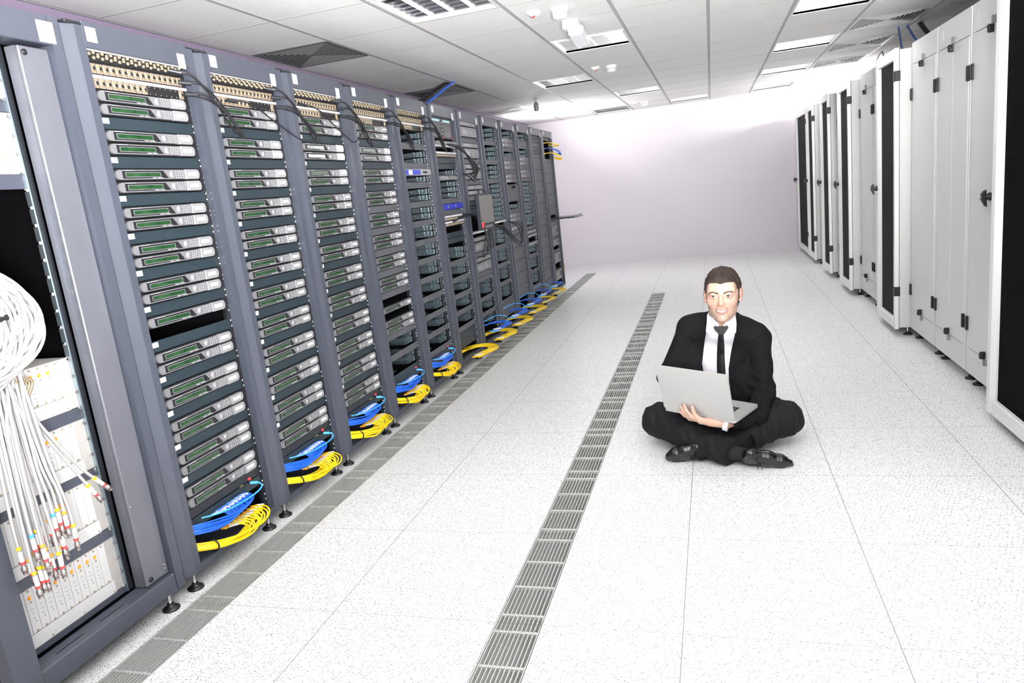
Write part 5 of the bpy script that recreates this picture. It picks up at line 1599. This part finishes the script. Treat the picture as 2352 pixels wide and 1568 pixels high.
# socks and shoes
snmesh(cone((.01, 3.285, .062), (.105, 3.270, .045), .037, .033), (-.05, 3.21, 0), (.16, 3.34, .12), .005, 'sock', 'sock', man)
snmesh(cone((-.09, 3.345, .055), (-.16, 3.325, .042), .035, .032), (-.21, 3.27, 0), (-.04, 3.40, .11), .005, 'sock', 'sock', man)
def shoe(heel, toe, up, m):
    h, t_ = Vector(heel), Vector(toe); d = (t_ - h); Ls = d.length; d.normalize(); u = Vector(up); u = (u - d * u.dot(d)).normalized(); s = d.cross(u)
    P = lambda a, b_, c: tuple(h + d * a * Ls + s * b_ + u * c)
    up_ = U_(.02, cone(P(.08, 0, .018), P(.12, 0, .050), .031, .030), cone(P(.10, 0, .015), P(.50, 0, .012), .031, .033), cone(P(.5, 0, .012), P(.80, .0, .004), .036, .031), cone(P(.80, 0, .002), P(1.0, 0, -.004), .030, .016), cone(P(.22, 0, .040), P(.52, 0, .030), .028, .026))
    pl = lambda X, Y, Z: -((X - h.x) * u.x + (Y - h.y) * u.y + (Z - h.z) * u.z) - .014
    cut = lambda X, Y, Z: np.maximum(up_(X, Y, Z) + .0004 * np.sin(((X - h.x) * d.x + (Y - h.y) * d.y) * 330) * np.clip(((X - h.x) * u.x + (Y - h.y) * u.y + (Z - h.z) * u.z) / .03, 0, 1), pl(X, Y, Z))
    lo = (min(h.x, t_.x) - .08, min(h.y, t_.y) - .08, -.03); hi = (max(h.x, t_.x) + .08, max(h.y, t_.y) + .08, .17)
    o = snmesh(cut, lo, hi, .0034, 'shoe', 'shoe', man)
    sl = OFF(U_(.02, cone(P(.05, 0, -.016), P(.22, 0, -.016), .031, .030, (tuple(u), 4.)), cone(P(.2, 0, -.016), P(.72, 0, -.016), .029, .036, (tuple(u), 5.)), cone(P(.72, 0, -.016), P(1.01, 0, -.016), .036, .017, (tuple(u), 5.))), .0)
    snmesh(sl, lo, hi, .0034, 'sole', 'sole', o)
    b = MB()
    for k in range(4):
        a = .34 + .075 * k
        b.tube(bez([P(a, -.026, .030), P(a + .01, 0, .0645 - .012 * k * .6), P(a, .026, .030)], 4), .0020, 6)
    b.tube(bez([P(.34, 0, .066), P(.30, .04, .055), P(.33, .062, .02), P(.42, .07, -.012)], 5), .0015, 6)
    b.tube(bez([P(.34, 0, .066), P(.38, .045, .05), P(.44, .066, .01), P(.56, .075, -.014)], 5), .0015, 6)
    b.build('laces', 'black', o)
    return o
shoe((.085, 3.275, .038), (.280, 3.255, .018), (.12, -.75, .65), 'shoe')
shoe((-.115, 3.355, .040), (-.268, 3.315, .030), (-.10, -.70, .70), 'shoe')

# ---- laptop
lapt = thing('laptop', 'open silver laptop held in the seated man\'s lap, back of its lid to the viewer', 'laptop', tuple(LC))
def frame_m(o, a, b_, c):
    m = Matrix.Identity(4)
    for r_ in range(3): m[r_][0] = a[r_]; m[r_][1] = b_[r_]; m[r_][2] = c[r_]; m[r_][3] = o[r_]
    return m
def rrect(w, h, r, n=6):
    pts = []
    for cx, cy, a0 in ((w - r, h - r, 0), (-w + r, h - r, PI / 2), (-w + r, -h + r, PI), (w - r, -h + r, 1.5 * PI)):
        for k in range(n + 1): a = a0 + PI / 2 * k / n; pts.append((cx + r * math.cos(a), cy + r * math.sin(a)))
    return pts
ML = frame_m(Ll * .1245, Le, Ll, Lo); MBs = frame_m(Lb * .1245, Le, Lb, Ln)
b = MB(); b.prism(rrect(.182, .1245, .011), 'z', -.0, .0035); b.prism(rrect(.180, .1225, .010), 'z', .0035, .0046); b.xf(ML); lid = b.build('lid', 'alu', lapt)
b = MB(); b.prism(rrect(.178, .120, .009), 'z', -.0012, 0); b.xf(ML); b.build('screen', 'glass', lid)
b = MB(); b.prism(rrect(.182, .1245, .011), 'z', -.016, -.002); b.xf(MBs); bs = b.build('base', 'alu', lapt)
b = MB()
for r_ in range(6):
    for c in range(14): b.box(-.130 + c * .0187, -.130 + c * .0187 + .0160, .070 - r_ * .0185 - .0155, .070 - r_ * .0185, -.002, -.0008, .0008)
b.xf(Matrix.Translation(Lb * 0) @ frame_m(Lb * .1245, Le, -Lb, Ln)); b.build('keyboard', 'black', bs)
b = MB(); b.box(-.05, .05, .045, .115, -.002, -.0015, .0003); b.xf(MBs); b.build('trackpad', 'silver', bs)
b = MB()
for (y, w_) in [(-.07, .008), (-.052, .010), (-.033, .010), (-.015, .006), (.0, .006), (.015, .008), (.035, .004)]: b.box(.1815, .1822, y, y + w_, -.012, -.006)
b.xf(MBs); b.build('ports', 'keyb', bs)
b = MB(); b.tube([(-.12, -.1225, -.006), (.12, -.1225, -.006)], .006, 10); b.xf(MBs); b.build('hinge', 'alu', bs)
# ---------------------------------------------------------------- camera
cam = bpy.data.cameras.new('camera'); co = bpy.data.objects.new('camera', cam); COL.objects.link(co)
yaw, pitch, roll, f_px, hgt = -.29252, .20655, -.11388, 1620.69, 1.36897
fw = Vector((math.sin(yaw) * math.cos(pitch), math.cos(yaw) * math.cos(pitch), -math.sin(pitch)))
rt = Vector((math.cos(yaw), -math.sin(yaw), 0)); upv = rt.cross(fw)
r2 = rt * math.cos(roll) + upv * math.sin(roll); u2 = -rt * math.sin(roll) + upv * math.cos(roll)
mw = Matrix.Identity(4)
for k in range(3): mw[k][0] = r2[k]; mw[k][1] = u2[k]; mw[k][2] = -fw[k]
mw.translation = (0, 0, hgt); co.matrix_world = mw
cam.sensor_width = 36; cam.lens = f_px / 2352 * 36; cam.clip_start = .02; cam.clip_end = 100
SC.camera = co
# ---------------------------------------------------------------- light
def area(name, loc, target, sx, sy, power, col=(1, 1, 1), spread=PI):
    l = bpy.data.lights.new(name, 'AREA'); l.shape = 'RECTANGLE'; l.size = sx; l.size_y = sy; l.energy = power; l.color = col; l.spread = spread
    o = bpy.data.objects.new(name, l); COL.objects.link(o); o.location = loc
    o.rotation_euler = (Vector(target) - Vector(loc)).to_track_quat('-Z', 'Y').to_euler(); return o
area('flash_key', (.5, -.9, 2.2), (0, 3.6, .5), 1.6, 1.0, 52)
area('flash_left', (-.3, .0, 2.2), (-1.9, 1.6, .9), .8, .8, 4)
area('flash_bounce_left', (.2, -.3, 1.3), (-1.2, 2.1, 2.9), .6, .6, 215, spread=1.9)
area('flash_bounce_right', (.6, .0, 1.2), (.5, 2.5, 2.8), .6, .6, 90, spread=1.7)
area('glare_fill_back_right', (2.2, 10.9, 2.12), (1.8, 11.0, 2.5), .5, .5, 110)  # unseen area light added for the glare on the far right ceiling
area('glare_fill_back_right_wall', (2.3, 10.6, 1.9), (1.6, 12.1, 2.0), .4, .8, 42)  # second unseen light, added to whiten the right of the back wall
area('glare_fill_back_left', (-2.4, 10.6, 2.0), (-2.0, 10.6, 2.5), .5, .5, 45)  # unseen light added for the glare over the far left corner
for k, (i, j) in enumerate(LIGHTS[:10]):
    if k not in (1, 3, 5, 6, 7): continue
    area('ceiling_lamp_light', (CX + (i + .5) * CPX, CY + (j + .5) * CPY, ZC + .07), (CX + (i + .5) * CPX, CY + (j + .5) * CPY, 0), .5, .5, 20)
w = bpy.data.worlds.new('world'); SC.world = w; w.use_nodes = True
w.node_tree.nodes['Background'].inputs['Color'].default_value = (1, 1, 1, 1); w.node_tree.nodes['Background'].inputs['Strength'].default_value = .55
SC.view_settings.view_transform = 'Standard'; SC.view_settings.look = 'None'; SC.view_settings.gamma = 1; SC.view_settings.use_curve_mapping = False
SC.view_settings.exposure = .03
SC.cycles.max_bounces = 6; SC.cycles.diffuse_bounces = 4; SC.cycles.glossy_bounces = 3; SC.cycles.transparent_max_bounces = 8
SC.cycles.use_denoising = True; SC.cycles.sample_clamp_indirect = 6
SC.cycles.use_adaptive_sampling = True; SC.cycles.adaptive_threshold = .1; SC.cycles.adaptive_min_samples = 16
